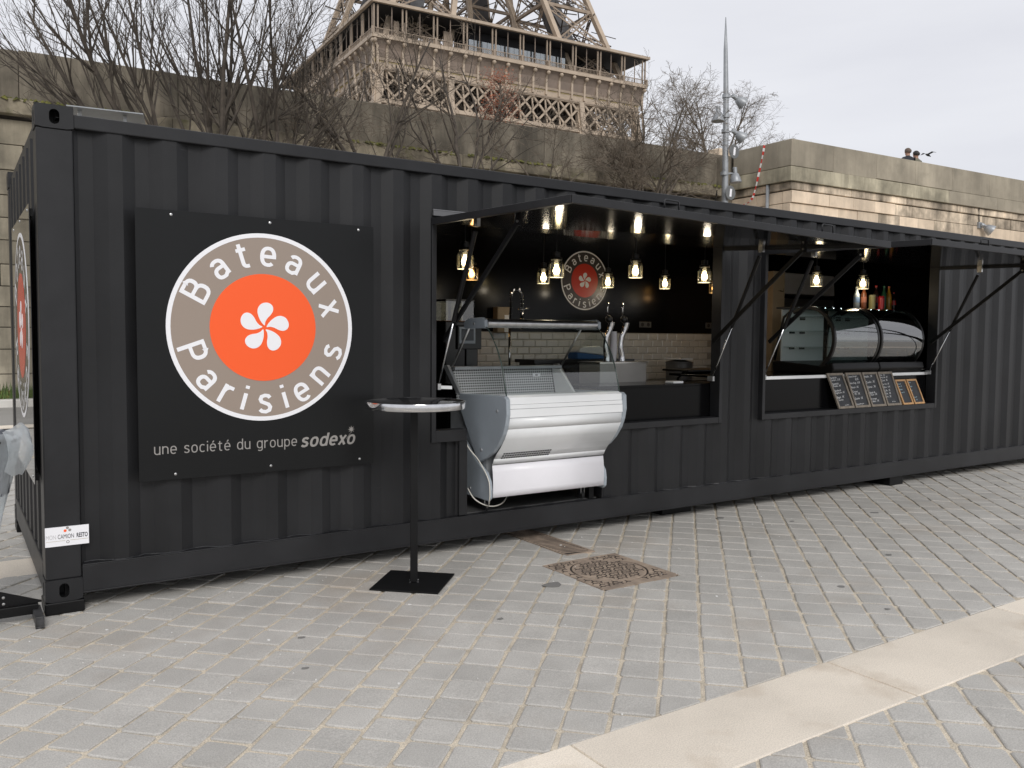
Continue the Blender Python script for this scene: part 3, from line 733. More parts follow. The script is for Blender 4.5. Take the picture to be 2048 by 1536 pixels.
# counter fronts behind the sills
MB().box((CUT[1]+.03, .105, .25), (5.25, .125, 1.085)).box((CUT[1]+.03, .105, 1.085), (5.25, .52, 1.105)).build('counter', 'black_in', kiosk, bev=.002)
MB().box((5.35, .105, .25), (9.58, .125, 1.128)).box((5.35, .105, 1.128), (9.58, .95, 1.148)).build('counter', 'black_in', kiosk, bev=.002)
MB().box((5.40, .085, 1.118), (8.4, .1045, 1.147)).build('counter_edge', 'white', kiosk, bev=.002)
# cut-out for the chilled display
MB().box((CUT[0]-.002, -.002, CUT[2]), (CUT[0]+.006, .10, W1[2]-.051)).box((CUT[0]-.058, -.0045, CUT[2]), (CUT[0]-.002, .004, W1[2]-.051)).build('cutout_frame', 'steel', kiosk)
MB().box((CUT[1]-.006, -.002, CUT[2]), (CUT[1]+.002, .10, W1[2]-.051)).build('cutout_frame', 'steel', kiosk)
MB().box((CUT[0]+.01, .06, CUT[2]-.012), (CUT[1]-.01, .9, CUT[2]-.005)).build('cutout_floor', 'grey_in', kiosk)

# hatch awnings: hinge line at the head, sloping out to the front edge
def awning(x0, x1, handles, sag=0.0):
    Hy, Hz, Fy, Fz = -.012, 2.246, -1.505, 2.204; L = math.hypot(Fy-Hy, Fz-Hz); ey, ez = (Fy-Hy)/L, (Fz-Hz)/L; ny, nz = ez, -ey
    if nz < 0: ny, nz = -ny, -nz
    Q = lambda x, s, n: (x, Hy+ey*s+ny*n, Hz+ez*s+nz*n - sag*(x-x0)/(x1-x0)*s/L)
    def bx(mb, xa, xb, sa, sb, na, nb): return mb.hexa([Q(xa,sa,na),Q(xb,sa,na),Q(xb,sb,na),Q(xa,sb,na),Q(xa,sa,nb),Q(xb,sa,nb),Q(xb,sb,nb),Q(xa,sb,nb)])
    a = bx(MB(), x0+.004, x1-.004, .004, L-.004, 0, .010).build('awning', 'steel', kiosk)
    f = MB(); bx(f, x0, x0+.03, 0, L, -.030, -.0005); bx(f, x1-.03, x1, 0, L, -.030, -.0005); bx(f, x0+.0305, x1-.0305, L-.03, L, -.029, -.001)
    bx(f, x0, x1, L-.002, L+.006, -.031, .012); bx(f, x0-.006, x0, 0, L, -.031, .012); bx(f, x1, x1+.006, 0, L, -.031, .012)
    f.build('awning_frame', 'steel_edge', a, bev=.002)
    u = bx(MB(), x0+.031, x1-.031, -.105, L-.031, -.010, -.001); u.build('underside_panel', 'black_gloss', a)
    MB().box((x0-.005, -.032, 2.274), (x1+.005, -.0125, 2.306)).tube([(x0-.006, -.024, 2.309), (x1+.006, -.024, 2.309)], .008, 8).build('hinge_rail', mat('dull_hinge_metal', (.16, .16, .165), .4, .6), a)
    for hx, lie in handles:
        up = .055 if not lie else .012; dy = -.0 if not lie else .06
        b0 = Q(hx-.055, L-.03, .010); b1 = Q(hx+.055, L-.03, .010); t0 = (b0[0], b0[1]+dy, b0[2]+up); t1 = (b1[0], b1[1]+dy, b1[2]+up)
        MB().tube([b0, (t0[0], t0[1], t0[2]-.006), (t0[0]+.01, t0[1], t0[2]), (t1[0]-.01, t1[1], t1[2]), (t1[0], t1[1], t1[2]-.006), b1], .005, 6).build('handle', 'steel_edge', a, smooth=True)
    # stays: gas strut + folding brace at each side
    for xs, sg in ((x0+.075, 1), (x1-.075, -1)):
        top = Vector((xs, -.448, 2.175)); bot = Vector((xs, .045, 1.150)); mid = bot.lerp(top, .42)
        st = MB().tube([mid, top.lerp(mid, .06)], .0155, 10).build('gas_strut', 'black_matt', kiosk, smooth=40)
        MB().tube([bot, mid], .0062, 8).build('strut_rod', 'chrome', st, smooth=True)
        MB().box((xs-.012, -.47, 2.165), (xs+.012, -.425, 2.222)).tube([(xs-.018, -.448, 2.178), (xs+.018, -.448, 2.178)], .007, 8).build('strut_bracket', 'alu', st)
        MB().box((xs-.012, .025, 1.125), (xs+.012, .085, 1.165)).build('strut_bracket', 'alu', st)
        xb = xs + .028*sg; t2 = Vector((xb, -.868, 2.155)); b2 = Vector((xb, .02, 1.455))
        br = MB().bar(b2, t2, .032, .014, up=(1, 0, 0)).build('brace', 'black_matt', kiosk)
        MB().box((xb-.004, -.895, 2.13), (xb+.004, -.845, 2.205)).build('brace_bracket', 'black_matt', br)
        MB().tube([(xb-.012, -.868, 2.155), (xb+.012, -.868, 2.155)], .008, 8).build('bolt', 'alu', br)
    return a
awning(W1[0]-.005, W1[1]+.010, ((3.01, 0), (3.73, 1), (4.40, 0)), sag=.055)
awning(W2[0]-.010, W2[1]+.005, ((6.33, 0), (7.6, 0)))

# roof plate on two white posts
rp_ = thing('roof_plate', 'thin grey metal plate on two short white posts on the container roof', 'roof plate', (.6, 2.0, 2.61))
MB().hexa([(.36,2.0,3.125),(.88,2.0,3.140),(.96,2.35,3.150),(.44,2.35,3.135),(.36,2.0,3.133),(.88,2.0,3.148),(.96,2.35,3.158),(.44,2.35,3.143)]).build('plate', 'galv', rp_)
for x in (.45, .76): MB().box((x, 2.12, 2.612), (x+.025, 2.145, 3.133)).build('post', 'white', rp_)

# blocks the container rests on
for (xa, xb, ya, yb, lab) in ((-.004, .185, -.006, .2, 'black block under the sticker-plated front corner of the container'), (4.56, 4.90, .18, .45, 'black block under the middle of the container below the first hatch'),
        (7.56, 7.79, .03, .5, 'black block under the container below the chalkboards'), (0.0, .18, 2.24, 2.44, 'black block under the rear corner of the end wall'), (11.95, 12.19, 0, .25, 'block under the far front corner of the container'), (11.95, 12.19, 2.2, 2.43, 'block under the far rear corner of the container')):
    tag(MB().box((xa, ya, 0.0), (xb, yb, HB-.0005 if xa < 1 or xa > 11 else RB0-.001)).build('support_block', 'black_matt', bev=.006), lab, 'block', 'blocks under the container')

# ------------------------------------------------------------------ signs
PETAL = [(.013,.001),(.045,.028),(.085,.043),(.115,.040),(.138,.022),(.147,-.005),(.142,-.030),(.125,-.046),(.100,-.047),(.076,-.034),(.056,-.016),(.034,-.004)]
def disc(mb, cx, cz, r, y0, y1, n=72): return mb.prism([(cx+r*math.cos(2*math.pi*i/n), cz+r*math.sin(2*math.pi*i/n)) for i in range(n)], lambda a, b: (a, y0, b), lambda a, b: (a, y1, b))
def ringm(mb, cx, cz, r0, r1, y, y1, n=96):
    vs = []
    for r in (r0, r1):
        for yy in (y, y1): vs += [(cx+r*math.cos(2*math.pi*i/n), yy, cz+r*math.sin(2*math.pi*i/n)) for i in range(n)]
    f = []
    for i in range(n):
        j = (i+1) % n; f += [(i, j, 2*n+j, 2*n+i), (2*n+i, 2*n+j, 3*n+j, 3*n+i), (n+i, 3*n+i, 3*n+j, n+j)]
    return mb.add(vs, f)
def smooth_poly(pts, k=4):
    out = []; n = len(pts)
    for i in range(n):
        p0, p1, p2, p3 = (Vector((*pts[(i+j-1) % n], 0)) for j in range(4))
        for s in range(k):
            t = s/k; q = .5*((2*p1)+(-p0+p2)*t+(2*p0-5*p1+4*p2-p3)*t*t+(-p0+3*p1-3*p2+p3)*t**3); out.append((q.x, q.y))
    return out
def roundel(parent, cx, cz, Rr, yf, cols):
    """the round emblem; yf = front plane of the panel, layers stand proud towards -y"""
    k = Rr/.548
    f = disc(MB(), cx, cz, Rr*.97, yf, yf-.0012).build('emblem_ring', cols[0], parent)
    ringm(MB(), cx, cz, Rr*.955, Rr, yf-.0002, yf-.0018).build('emblem_border', cols[3], parent, fix=False)
    disc(MB(), cx, cz, .313*k, yf-.0012, yf-.0024).build('emblem_centre', cols[1], parent)
    for i in range(5):
        a = R(88 + 72*i); ca, sa = math.cos(a), math.sin(a)
        pl = smooth_poly([(p[0]*k, p[1]*k) for p in PETAL])
        MB().prism([(cx+p[0]*ca-p[1]*sa, cz+p[0]*sa+p[1]*ca) for p in pl], lambda a_, b_: (a_, yf-.0024, b_), lambda a_, b_: (a_, yf-.0036, b_)).build('petal', cols[2], parent)
    for word, angs, rad, flip in (('Bateaux', (152, 127.5, 107, 86.5, 64.5, 41, 17), .367, False), ('Parisiens', (199.5, 222, 240, 254, 270, 286, 300.5, 320, 341), .496, True)):
        xh = .097*k
        for ch, ang in zip(word, angs):
            a = R(ang); rot = a - math.pi/2 if not flip else a + math.pi/2
            ca, sa = math.cos(rot), math.sin(rot); bx_, bz_ = cx + rad*k*math.cos(a), cz + rad*k*math.sin(a)
            letter(ch, lambda u, v, q: (bx_+(u*1.12*ca-v*sa)*xh, yf-.0022-.00012*q, bz_+(u*1.12*sa+v*ca)*xh), .215, cols[2], parent, True)
def logo_board(label, loc, rz, panel, cols, group):
    t = thing('logo_sign', label, 'sign', loc, 0, group)
    ROOT[t.name] = Matrix.Identity(4)
    t.rotation_euler = (0, 0, rz); yf = -.004
    MB().box((0, 0, 0), (1.392, yf, 1.495)).build('panel', panel, t, bev=.001)
    for z in (.02, 1.43): MB().box((.02, .0005, z), (1.372, .028 if loc[0] > 0 else .018, z+.04)).build('batten', 'black_matt', t)
    roundel(t, .697, .855, .548, yf, cols)
    print_line('une société du groupe', .082, .147, .040, lambda u, v, q: (u, yf-.0008-.0001*q, v), .145, 'print_g', t, width=.805, gap=.36)
    print_line('sodexo', .918, .138, .050, lambda u, v, q: (u, yf-.0008-.0001*q, v), .25, 'print_g', t, width=.335, gap=.40, shear=.22)
    mb = MB()
    star = []
    for i in range(16): r_ = .024 if i % 2 == 0 else .009; star.append((1.240+r_*math.cos(R(90+22.5*i)), .226+r_*math.sin(R(90+22.5*i))))
    mb.prism(star, lambda a, b: (a, yf-.0004, b), lambda a, b: (a, yf-.001, b)); mb.bar((1.205, yf-.0007, .165), (1.236, yf-.0007, .208), .006, .0006).build('star', 'print_g', t)
    for x, z in ((.185, 1.47), (.735, 1.468), (1.29, 1.468), (.19, .03), (.73, .035), (1.295, .035)):
        MB().lathe([(.008, 0), (.0075, .003), (.003, .0045)], (x, yf, z), 10, axis=(0, -1, 0)).build('screw', 'alu', t)
    return t
logo_board('black square sign with white ringed orange emblem on the container front', (.462, -.018, .672), 0, 'board', ('taupe', 'orange', 'print_w', 'print_w'), None)
logo_board('glossy black emblem sign on the narrow end wall of the container', (-.020, 1.56, .672), R(-90), 'board_gloss', ('taupe_d', 'red', 'print_w', 'print_w'), None)
wl_ = thing('wall_emblem', 'round emblem sign hanging on the black back wall inside the kiosk', 'sign', (5.37, 2.2985, 1.78))
roundel(wl_, 5.375, 2.095, .318, 2.2965, ('taupe_d', 'red', 'print_w', 'print_w'))
# small maker plate
MG = mat('gold_print', (.42, .36, .22), .5)
mp_ = thing('maker_plate', 'small white name plate on the foot of the container corner post', 'plate', (.107, -.004, .365))
MB().box((.004, .003, .364), (.211, -.004, .466)).build('plate', 'print_w', mp_)
mb = MB(); put_text(mb, 'MON', .033, lambda u, v: (.008+u, -.0046, .403+v), width=.046); mb.build('lettering', mat('pale_grey_print', (.55, .55, .56), .5), mp_, fix=False, kind='stuff')
mb = MB(); put_text(mb, 'CAMION', .033, lambda u, v: (.063+u, -.0046, .403+v), width=.076); mb.build('lettering', 'coat_d', mp_, fix=False, kind='stuff'); mb = MB(); put_text(mb, 'RESTO', .033, lambda u, v: (.152+u, -.0046, .403+v), width=.053, offset=.0008); mb.build('lettering', 'coat_d', mp_, fix=False, kind='stuff')
MB().box((.008, -.0043, .391), (.098, -.0046, .3925)).build('line', MG, mp_)
MB().box((.122, -.0043, .391), (.207, -.0046, .3925)).build('line', MG, mp_)
for x, z, m_ in ((.098, .444, 'orange'), (.120, .446, 'print_g'), (.109, .4585, 'print_g')):
    disc(MB(), x, z, .0072, -.0041, -.0047, 18).build('dot', m_, mp_)
mb = MB(); ringm(mb, .110, .384, .005, .008, -.0041, -.0047, 18); mb.build('dot', 'print_g', mp_, fix=False)

# ================================================================== THINGS AT THE KIOSK
# ------------------------------------------------------------------ standing table
tb = thing('standing_table', 'tall round standing table with chrome rim and black square foot before the container', 'table', (1.91, -.47, 0))
def sq(cx, cy, a, rot): return [(cx + a*math.cos(R(rot+90*i)), cy + a*math.sin(R(rot+90*i))) for i in range(4)]
MB().prism(sq(1.91, -.47, .292, 2), lambda a, b: (a, b, .003), lambda a, b: (a, b, .012)).build('base_plate', 'black_matt', tb, bev=.002)
MB().prism(sq(1.91, -.478, .032, 18), lambda a, b: (a, b, .012), lambda a, b: (a, b, 1.06)).build('pole', 'black_matt', tb, bev=.004)
mb = MB()
for i in range(4): a = R(18+90*i); mb.tube([(1.91+.024*math.cos(a), -.478+.024*math.sin(a), .013), (1.91+.038*math.cos(a), -.478+.038*math.sin(a), .013)], .004, 5)
mb.build('weld', 'alu', tb, kind='stuff')
MB().box((1.76, -.50, 1.048), (2.06, -.456, 1.060)).box((1.888, -.63, 1.048), (1.932, -.502, 1.060)).box((1.888, -.454, 1.048), (1.932, -.33, 1.060)).build('bracket', 'black_matt', tb)
tc = (1.92, -.478, 0)
MB().lathe([(.286, 1.060), (.286, 1.096), (.0005, 1.0985)], tc, 72).build('table_top', 'tabletop', tb, smooth=40, fix=False)
MB().lathe([(.2865, 1.056), (.296, 1.058), (.2985, 1.066), (.2985, 1.092), (.296, 1.100), (.2865, 1.1005), (.284, 1.0985)], tc, 72).build('rim', 'chrome', tb, smooth=40, fix=False)

# ------------------------------------------------------------------ chilled serve-over display
fr_ = thing('chilled_display', 'white and grey chilled serve-over display counter on castors in the first hatch', 'display counter', (3.195, .1, .25))
XL, XR = 2.690, 3.700
upper = [(.31,1.075),(-.20,1.090),(-.285,1.088),(-.312,1.070),(-.318,.97),(-.302,.895),(-.272,.83),(-.215,.757),(-.15,.698),(-.06,.648),(.03,.612),(.08,.65),(.31,.98)]
lower = [(.06,.609),(.02,.590),(-.055,.548),(-.098,.49),(-.108,.43),(-.105,.375),(-.085,.355),(.5,.355),(.5,.80),(.32,.80)]
for x0, x1, lab in ((XL-.018, XL+.014, 'l'), (XR-.014, XR+.018, 'r')):
    sp = MB().prism(upper, lambda y, z: (x0, y, z), lambda y, z: (x1, y, z)).build('side_panel', 'fr_grey', fr_, bev=.006)
    MB().prism(lower, lambda y, z: (x0+.003, y, z), lambda y, z: (x1-.003, y, z)).build('base_panel', 'fr_grey', fr_, bev=.005)
    MB().prism([(.30,1.07),(.36,1.07),(.565,1.265),(.50,1.272)], lambda y, z: (x0+.004, y, z), lambda y, z: (x1-.004, y, z)).build('rear_post', 'galv', fr_, bev=.003)
    if lab == 'l':
        for y, z in ((-.20, .985), (.0, .70), (.15, .41)): MB().lathe([(.013, 0), (.012, .003), (.004, .004)], (x0, y, z), 14, axis=(-1, 0, 0)).build('cap', 'galv', sp)
ins = [(y, z) for y, z in upper]
def front_strip(name, prof, m, x0=XL+.0145, x1=XR-.0145, smooth=30, **k):
    mb = MB().sheet([[(x, y, z) for y, z in prof] for x in (x0, x1)]); return mb.build(name, m, fr_, smooth=smooth, fix=False, solid=.004, **k)
front_strip('top_rail', [(-.18,1.092),(-.262,1.092),(-.292,1.078),(-.296,1.034)], 'white', smooth=0)
front_strip('trim_rail', [(-.292,1.031),(-.301,1.030),(-.303,1.006),(-.294,1.005)], 'white', smooth=0)
front_strip('bumper', [(-.294,1.001),(-.305,1.000),(-.307,.948),(-.296,.946)], 'white', smooth=0)
front_strip('front_panel', [(-.296,.943),(-.300,.942),(-.289,.868),(-.245,.795),(-.192,.728),(-.152,.690),(-.118,.648),(-.098,.612)], 'white', smooth=9)
front_strip('gap_strip', [(-.090,.612),(-.088,.600)], 'alu')
front_strip('kick_panel', [(-.092,.600),(-.100,.55),(-.106,.48),(-.105,.42),(-.104,.378)], 'white_l')
# vent slots in the lower front
vents = MB()
for r in range(3):      # slots lie on the sloping lower part of the front
    t0 = Vector((0, -.1535-.0005, .6865)).lerp(Vector((0, -.1215, .652)), r/2); dv = Vector((0, .034, -.042)).normalized(); nv = Vector((0, -.042, -.034)).normalized()
    for k in range(20):
        x = 2.755 + k*.0205; q = []
        for n_ in (.0022, .0032):
            for u_, s_ in ((0, -.0055), (.0145, -.0055), (.0145, .0055), (0, .0055)): p = t0 + dv*s_ + nv*n_; q.append((x+u_, p.y, p.z))
        vents.hexa(q)
vents.build('vent_slots', 'dark', fr_, kind='stuff')
MB().box((XL+.015, -.26, 1.000), (XR-.015, .40, 1.012)).build('display_deck', 'white', fr_)
MB().sheet([[(x, .405, 1.013), (x, .46, 1.235)] for x in (XL+.016, XR-.10)]).build('back_grille', 'perf', fr_, fix=False, solid=.003)
MB().box((XL+.015, .43, 1.236), (XR-.015, .50, 1.262)).build('rear_rail', 'galv', fr_, bev=.004)
MB().prism([(.40,1.013),(.12,1.013),(.36,1.235),(.46,1.235)], lambda y, z: (XR-.095, y, z), lambda y, z: (XR-.075, y, z)).build('inner_cheek', 'white', fr_)
MB().box((3.40, .428, 1.175), (3.47, .4335, 1.200)).build('price_tag', 'print_w', fr_)
MB().box((3.423, .4270, 1.183), (3.447, .4278, 1.193)).build('tag_window', 'slate', fr_)
gl = [(-.268,1.088),(-.252,1.15),(-.228,1.235),(-.196,1.315),(-.152,1.395),(-.098,1.470),(-.045,1.524),(.006,1.562)]
g_ = MB().sheet([[(x, y, z) for y, z in gl] for x in (XL+.012, XR-.014)]).build('curved_glass', 'front_glass', fr_, smooth=60, fix=False)
for x in (XL+.012, XR-.014): MB().tube([(x, y, z) for y, z in gl], .0045, 6).build('glass_edge', mat('green_glass_edge', (.05, .075, .065), .15), g_, smooth=True)
MB().add([(XR-.016, y, z) for y, z in gl] + [(XR-.016, .40, 1.26), (XR-.016, .30, 1.09)], [tuple(range(len(gl)+2))]).build('side_glass', 'smoke', fr_, fix=False)
MB().lathe([(.004, 0), (.029, .001), (.031, .006), (.031, .968), (.029, .973), (.004, .974)], (XL+.026, .018, 1.577), 20, axis=(1, 0, 0)).build('light_tube', 'alu', fr_, smooth=40)
for x in (XL, XR-.008):
    MB().prism([(.272,1.552),(.268,1.590),(.20,1.612),(.03,1.617),(-.012,1.600),(-.016,1.552),(.0,1.541),(.25,1.541)], lambda y, z: (x-.006, y, z), lambda y, z: (x+.020, y, z)).build('tube_bracket', 'fr_grey', fr_, bev=.003)
    MB().tube([(x+.007, .21, 1.55), (x+.007, .455, 1.262)], .008, 8).build('canopy_post', 'alu', fr_, smooth=True)
    MB().lathe([(.011, 0), (.009, .003), (.002, .004)], (x-.006, .13, 1.574), 12, axis=(-1, 0, 0)).build('cap', 'alu', fr_)
MB().box((XL+.014, -.02, .36), (XR-.014, .49, .99)).build('carcass', 'galv', fr_)
for x in (2.755, 3.615):
    for y in (.07, .44):
        ca_ = MB().lathe([(.006, -.012), (.034, -.012), (.037, -.008), (.037, .008), (.034, .012), (.006, .012)], (x, y+.012, .284), 20, axis=(1, 0, 0)).build('castor', 'rubber', fr_, smooth=40)
        MB().box((x-.018, y-.012, .292), (x-.0135, y+.03, .346)).box((x+.0135, y-.012, .292), (x+.018, y+.03, .346)).box((x-.026, y-.026, .346), (x+.026, y+.040, .355)).build('castor_fork', 'alu', ca_)
MB().box((3.655, .03, .258), (3.70, .075, .354)).build('foot', 'black_matt', fr_)
cb = thing('power_cable', 'loose white power cable drooping beside the chilled display', 'cable', (2.66, .0, .26))
def spline(pts, k=6):
    out = []; n = len(pts)
    for i in range(n-1):
        p0, p1, p2, p3 = (Vector(pts[max(0, min(n-1, i+j-1))]) for j in range(4))
        for s in range(k):
            t = s/k; out.append(.5*((2*p1)+(-p0+p2)*t+(2*p0-5*p1+4*p2-p3)*t*t+(-p0+3*p1-3*p2+p3)*t**3))
    out.append(Vector(pts[-1])); return out
MB().tube(spline([(2.60,.12,.80),(2.585,.03,.72),(2.640,-.02,.63),(2.668,-.10,.51),(2.66,-.135,.42),(2.665,-.12,.36),(2.70,-.06,.325),(2.735,.02,.290)]), .0042, 7).build('cord', 'cable', cb, smooth=True)
MB().tube(spline([(2.60,.06,.43),(2.61,-.005,.37),(2.67,-.03,.325),(2.76,-.02,.300),(2.86,.02,.305),(2.95,.10,.33),(3.0,.2,.345)]), .0042, 7).build('cord', 'cable', cb, smooth=True)

# ------------------------------------------------------------------ jar pendant lamps
def lamp_proto():
    t = thing('pendant_lamp', 'x', 'lamp', (0, 0, 0)); ROOT[t.name] = Matrix.Identity(4)
    MB().tube([(0, 0, .10), (0, 0, .42)], .0045, 6).build('cord', 'black_plastic', t)
    MB().lathe([(.012, .125), (.030, .122), (.030, .085), (.045, .080), (.047, .062), (.043, .060)], (0, 0, 0), 20).build('cap', 'black_plastic', t, smooth=40)
    jr = MB().lathe([(.043, .060), (.045, .052), (.056, .040), (.0585, .025), (.0585, -.068), (.056, -.075)], (0, 0, 0), 24); jr.f = [f for f in jr.f if len(f) == 4]
    g = jr.build('jar_glass', 'jar', t, smooth=True, fix=False)
    rim = MB(); rim.tube([(.058*math.cos(2*math.pi*i/20), .058*math.sin(2*math.pi*i/20), -.075) for i in range(21)], .0035, 6, cap=False)
    for i in range(10): a = 2*math.pi*i/10; rim.tube([(.0588*math.cos(a), .0588*math.sin(a), .025), (.0588*math.cos(a), .0588*math.sin(a), -.07)], .0016, 4)
    rim.build('jar_rim', 'jar_rib', g, fix=False)
    MB().lathe([(.016, .060), (.016, .026)], (0, 0, 0), 14).build('socket', 'alu', t, smooth=40)
    MB().lathe([(.0005, -.056), (.014, -.053), (.024, -.042), (.028, -.026), (.025, -.010), (.016, .008), (.012, .026)], (0, 0, 0), 18).build('bulb', 'bulb', t, smooth=True)
    return t
lp = lamp_proto(); GL = 'jar pendant lamps hanging in the kiosk'
spots = [(2.826,.5,2.062,0,'jar pendant lamp behind the left stay of the first hatch, upper of the two'),
 (3.670,.5,2.038,0,'big jar pendant lamp just left of the round wall emblem'),
 (4.505,.5,2.072,0,'big jar pendant lamp right of the round wall emblem, midway along the first hatch'),
 (5.333,.5,2.065,0,'big jar pendant lamp at the right end of the first hatch'),
 (6.923,.5,2.094,0,'left jar pendant lamp in the second hatch, before the pale hood'),
 (7.694,.5,2.096,0,'right jar pendant lamp in the second hatch, above the bottles'),
 (3.626,1.75,2.077,1,'amber jar pendant lamp low behind the left stay of the first hatch'),
 (4.437,1.75,2.078,0,'small jar pendant lamp left of and below the big one by the emblem'),
 (5.247,1.75,2.069,0,'small jar pendant lamp overlapping the right edge of the round wall emblem'),
 (6.038,1.75,2.087,0,'small jar pendant lamp of the rear row above the wall sockets'),
 (6.794,1.75,2.068,1,'small amber jar pendant lamp at the right jamb of the first hatch')]
lamps = [lp] + [copy_tree(lp, (0, 0, 0)) for _ in spots[1:]]
for t, (x, y, z, am, lab) in zip(lamps, spots):
    t.location = (x, y, z); t['label'] = lab; t['group'] = GL
    ld_ = bpy.data.lights.new('bulb_light', 'POINT'); ld_.energy = .95 if not am else .6; ld_.color = (1, .87, .68) if not am else (1, .55, .22); ld_.shadow_soft_size = .03
    lo_ = bpy.data.objects.new('bulb_light', ld_); COL.objects.link(lo_); lo_.parent = t; lo_.location = (0, 0, -.10)
    if am:
        for c in COL.objects:
            if c.parent == t and c.name.startswith('bulb') and c.type == 'MESH': c.data = c.data.copy(); c.data.materials[0] = M['bulb_a']

# ------------------------------------------------------------------ behind the first hatch
bc = thing('back_counter', 'stainless work counter along the tiled back wall', 'counter', (5, 2, .246))
MB().box((2.05, 1.66, .93), (7.45, 2.285, .965)).build('worktop', 'inox', bc, bev=.003)
MB().box((2.05, 1.70, .246), (7.45, 2.28, .928)).build('cabinet', 'grey_in', bc)
tw_ = thing('beer_tap_unit', 'stainless beer tap cabinet with two chrome taps on the serving counter', 'beer tap', (4.44, .66, .246))
MB().box((4.18, .56, .246), (4.70, .84, 1.262)).build('cabinet', 'tap_box', tw_)
MB().box((4.17, .55, 1.2625), (4.71, .85, 1.275)).build('drip_tray', 'inox', tw_)
for x in (4.37, 4.54):
    tp_ = MB().tube(spline([(x, .70, 1.275), (x, .70, 1.32), (x-.02, .695, 1.40), (x-.012, .69, 1.49), (x+.018, .68, 1.57), (x+.022, .672, 1.62)]), [.021+.010*abs(q_/30-.5)*2 for q_ in range(31)], 14).build('tap_column', 'chrome', tw_, smooth=True)
    MB().lathe([(.004, 0), (.026, .01), (.032, .03), (.026, .055), (.004, .066)], (x+.005, .665, 1.62), 14, axis=(-.6, -.2, .6)).build('tap_head', 'black_plastic', tp_, smooth=True)
    MB().tube([(x-.035, .655, 1.66), (x-.045, .648, 1.73), (x-.04, .645, 1.79)], [.006, .008, .010], 8).build('tap_lever', 'chrome', tp_, smooth=True)
cs = thing('cup_stack', 'stack of white plastic cups between the two beer taps', 'cups', (4.457, .72, 1.275))
for i in range(8): MB().lathe([(.026-.0005*i, 0), (.036-.0008*i, .105), (.038-.0008*i, .108), (.0355-.0008*i, .108), (.025-.0005*i, .003)], (4.457, .72, 1.2755+i*.022), 18).build('cup', 'white_l', cs, smooth=40)
ph_ = thing('tap_sink_faucet', 'tall spring faucet standing at the back behind the chilled display', 'faucet', (4.03, 1.72, .966))
MB().tube([(4.03, 1.72, .966), (4.03, 1.72, 1.60)], .012, 8).build('riser', 'chrome', ph_, smooth=True)
sp_ = [(4.03, 1.72, 1.60)] + [(4.03+.062-.062*math.cos(R(a)), 1.70, 1.86+.075*math.sin(R(a))) for a in range(0, 181, 15)] + [(4.154, 1.70, 1.70)]
MB().tube(sp_, .009, 8).build('hose', 'black_plastic', ph_, smooth=True)
coil = MB(); sps = spline(sp_, 5)
for i in range(0, len(sps)-1): 
    d_ = (sps[i+1]-sps[i]).normalized() if (sps[i+1]-sps[i]).length > 1e-6 else Vector((0, 0, 1)); a_ = d_.orthogonal().normalized(); b_ = d_.cross(a_)
    coil.tube([sps[i] + (a_*math.cos(2*math.pi*k/8)+b_*math.sin(2*math.pi*k/8))*.015 for k in range(9)], .003, 4, cap=False)
coil.build('spring', 'chrome', ph_, fix=False, kind='stuff')
MB().tube([(4.154, 1.70, 1.71), (4.15, 1.69, 1.55)], [.014, .02], 10).tube([(4.10, 1.69, 1.74), (4.21, 1.66, 1.75)], .006, 6).build('spray_head', 'chrome', ph_, smooth=True)
sd = thing('soap_dispenser', 'beige wall soap dispenser beside the spring faucet', 'dispenser', (4.16, 2.2, 1.45))
MB().box((4.20, 2.20, 1.52), (4.36, 2.295, 1.78)).build('body', 'beige', sd, bev=.01); MB().box((4.28, 2.195, 1.53), (4.35, 2.1995, 1.70)).build('window', 'white', sd)
ps = thing('till_screen', 'till screen on a stand behind the left end of the chilled display', 'screen', (2.93, .62, 1.2))
MB().box((2.835, .615, 1.385), (3.045, .66, 1.57)).build('housing', 'black_plastic', ps, bev=.006); MB().box((2.845, .609, 1.430), (2.985, .6145, 1.555)).build('bezel', 'fr_grey', ps)
MB().box((2.862, .605, 1.452), (2.968, .6088, 1.540)).build('display', 'screen', ps); MB().box((2.92, .63, 1.13), (2.98, .66, 1.385)).build('stand', 'black_plastic', ps)
sc_ = thing('side_cabinet', 'low black cabinet carrying the till behind the chilled display', 'cabinet', (2.9, .7, .246))
MB().box((2.72, .56, .246), (3.25, .95, 1.13)).build('body', 'black_in', sc_)
gr = thing('bean_dispenser', 'pair of clear hoppers on a dark machine at the left of the first hatch', 'coffee grinder', (3.2, 1.3, 1.0))
MB().box((3.08, 1.25, .966), (3.40, 1.55, 1.61)).build('body', 'black_plastic', gr, bev=.01)
for x in (3.16, 3.31):
    MB().box((x-.06, 1.28, 1.615), (x+.06, 1.46, 1.78)).build('hopper', 'jar', gr); MB().box((x-.064, 1.276, 1.781), (x+.064, 1.464, 1.795)).build('lid', 'black_plastic', gr)
MB().box((3.08, 1.252, 1.6105), (3.40, 1.54, 1.6145)).build('tray', mat('amber_trim', (.30, .11, .03), .4), gr)
mc = thing('side_machine', 'black equipment stand below the clear hoppers', 'stand', (3.2, 1.4, .246)); MB().box((3.05, 1.2, .246), (3.45, 1.6, .9655)).build('body', 'black_plastic', mc)
td = thing('tape_dispenser', 'blue and white desk dispenser on the work shelf behind the glass', 'dispenser', (4.5, 1.2, 1.2))
MB().prism([(4.40,1.285),(4.72,1.285),(4.72,1.315),(4.40,1.345)], lambda x, z: (x, 1.15, z), lambda x, z: (x, 1.30, z)).build('base', 'blue', td, bev=.004)
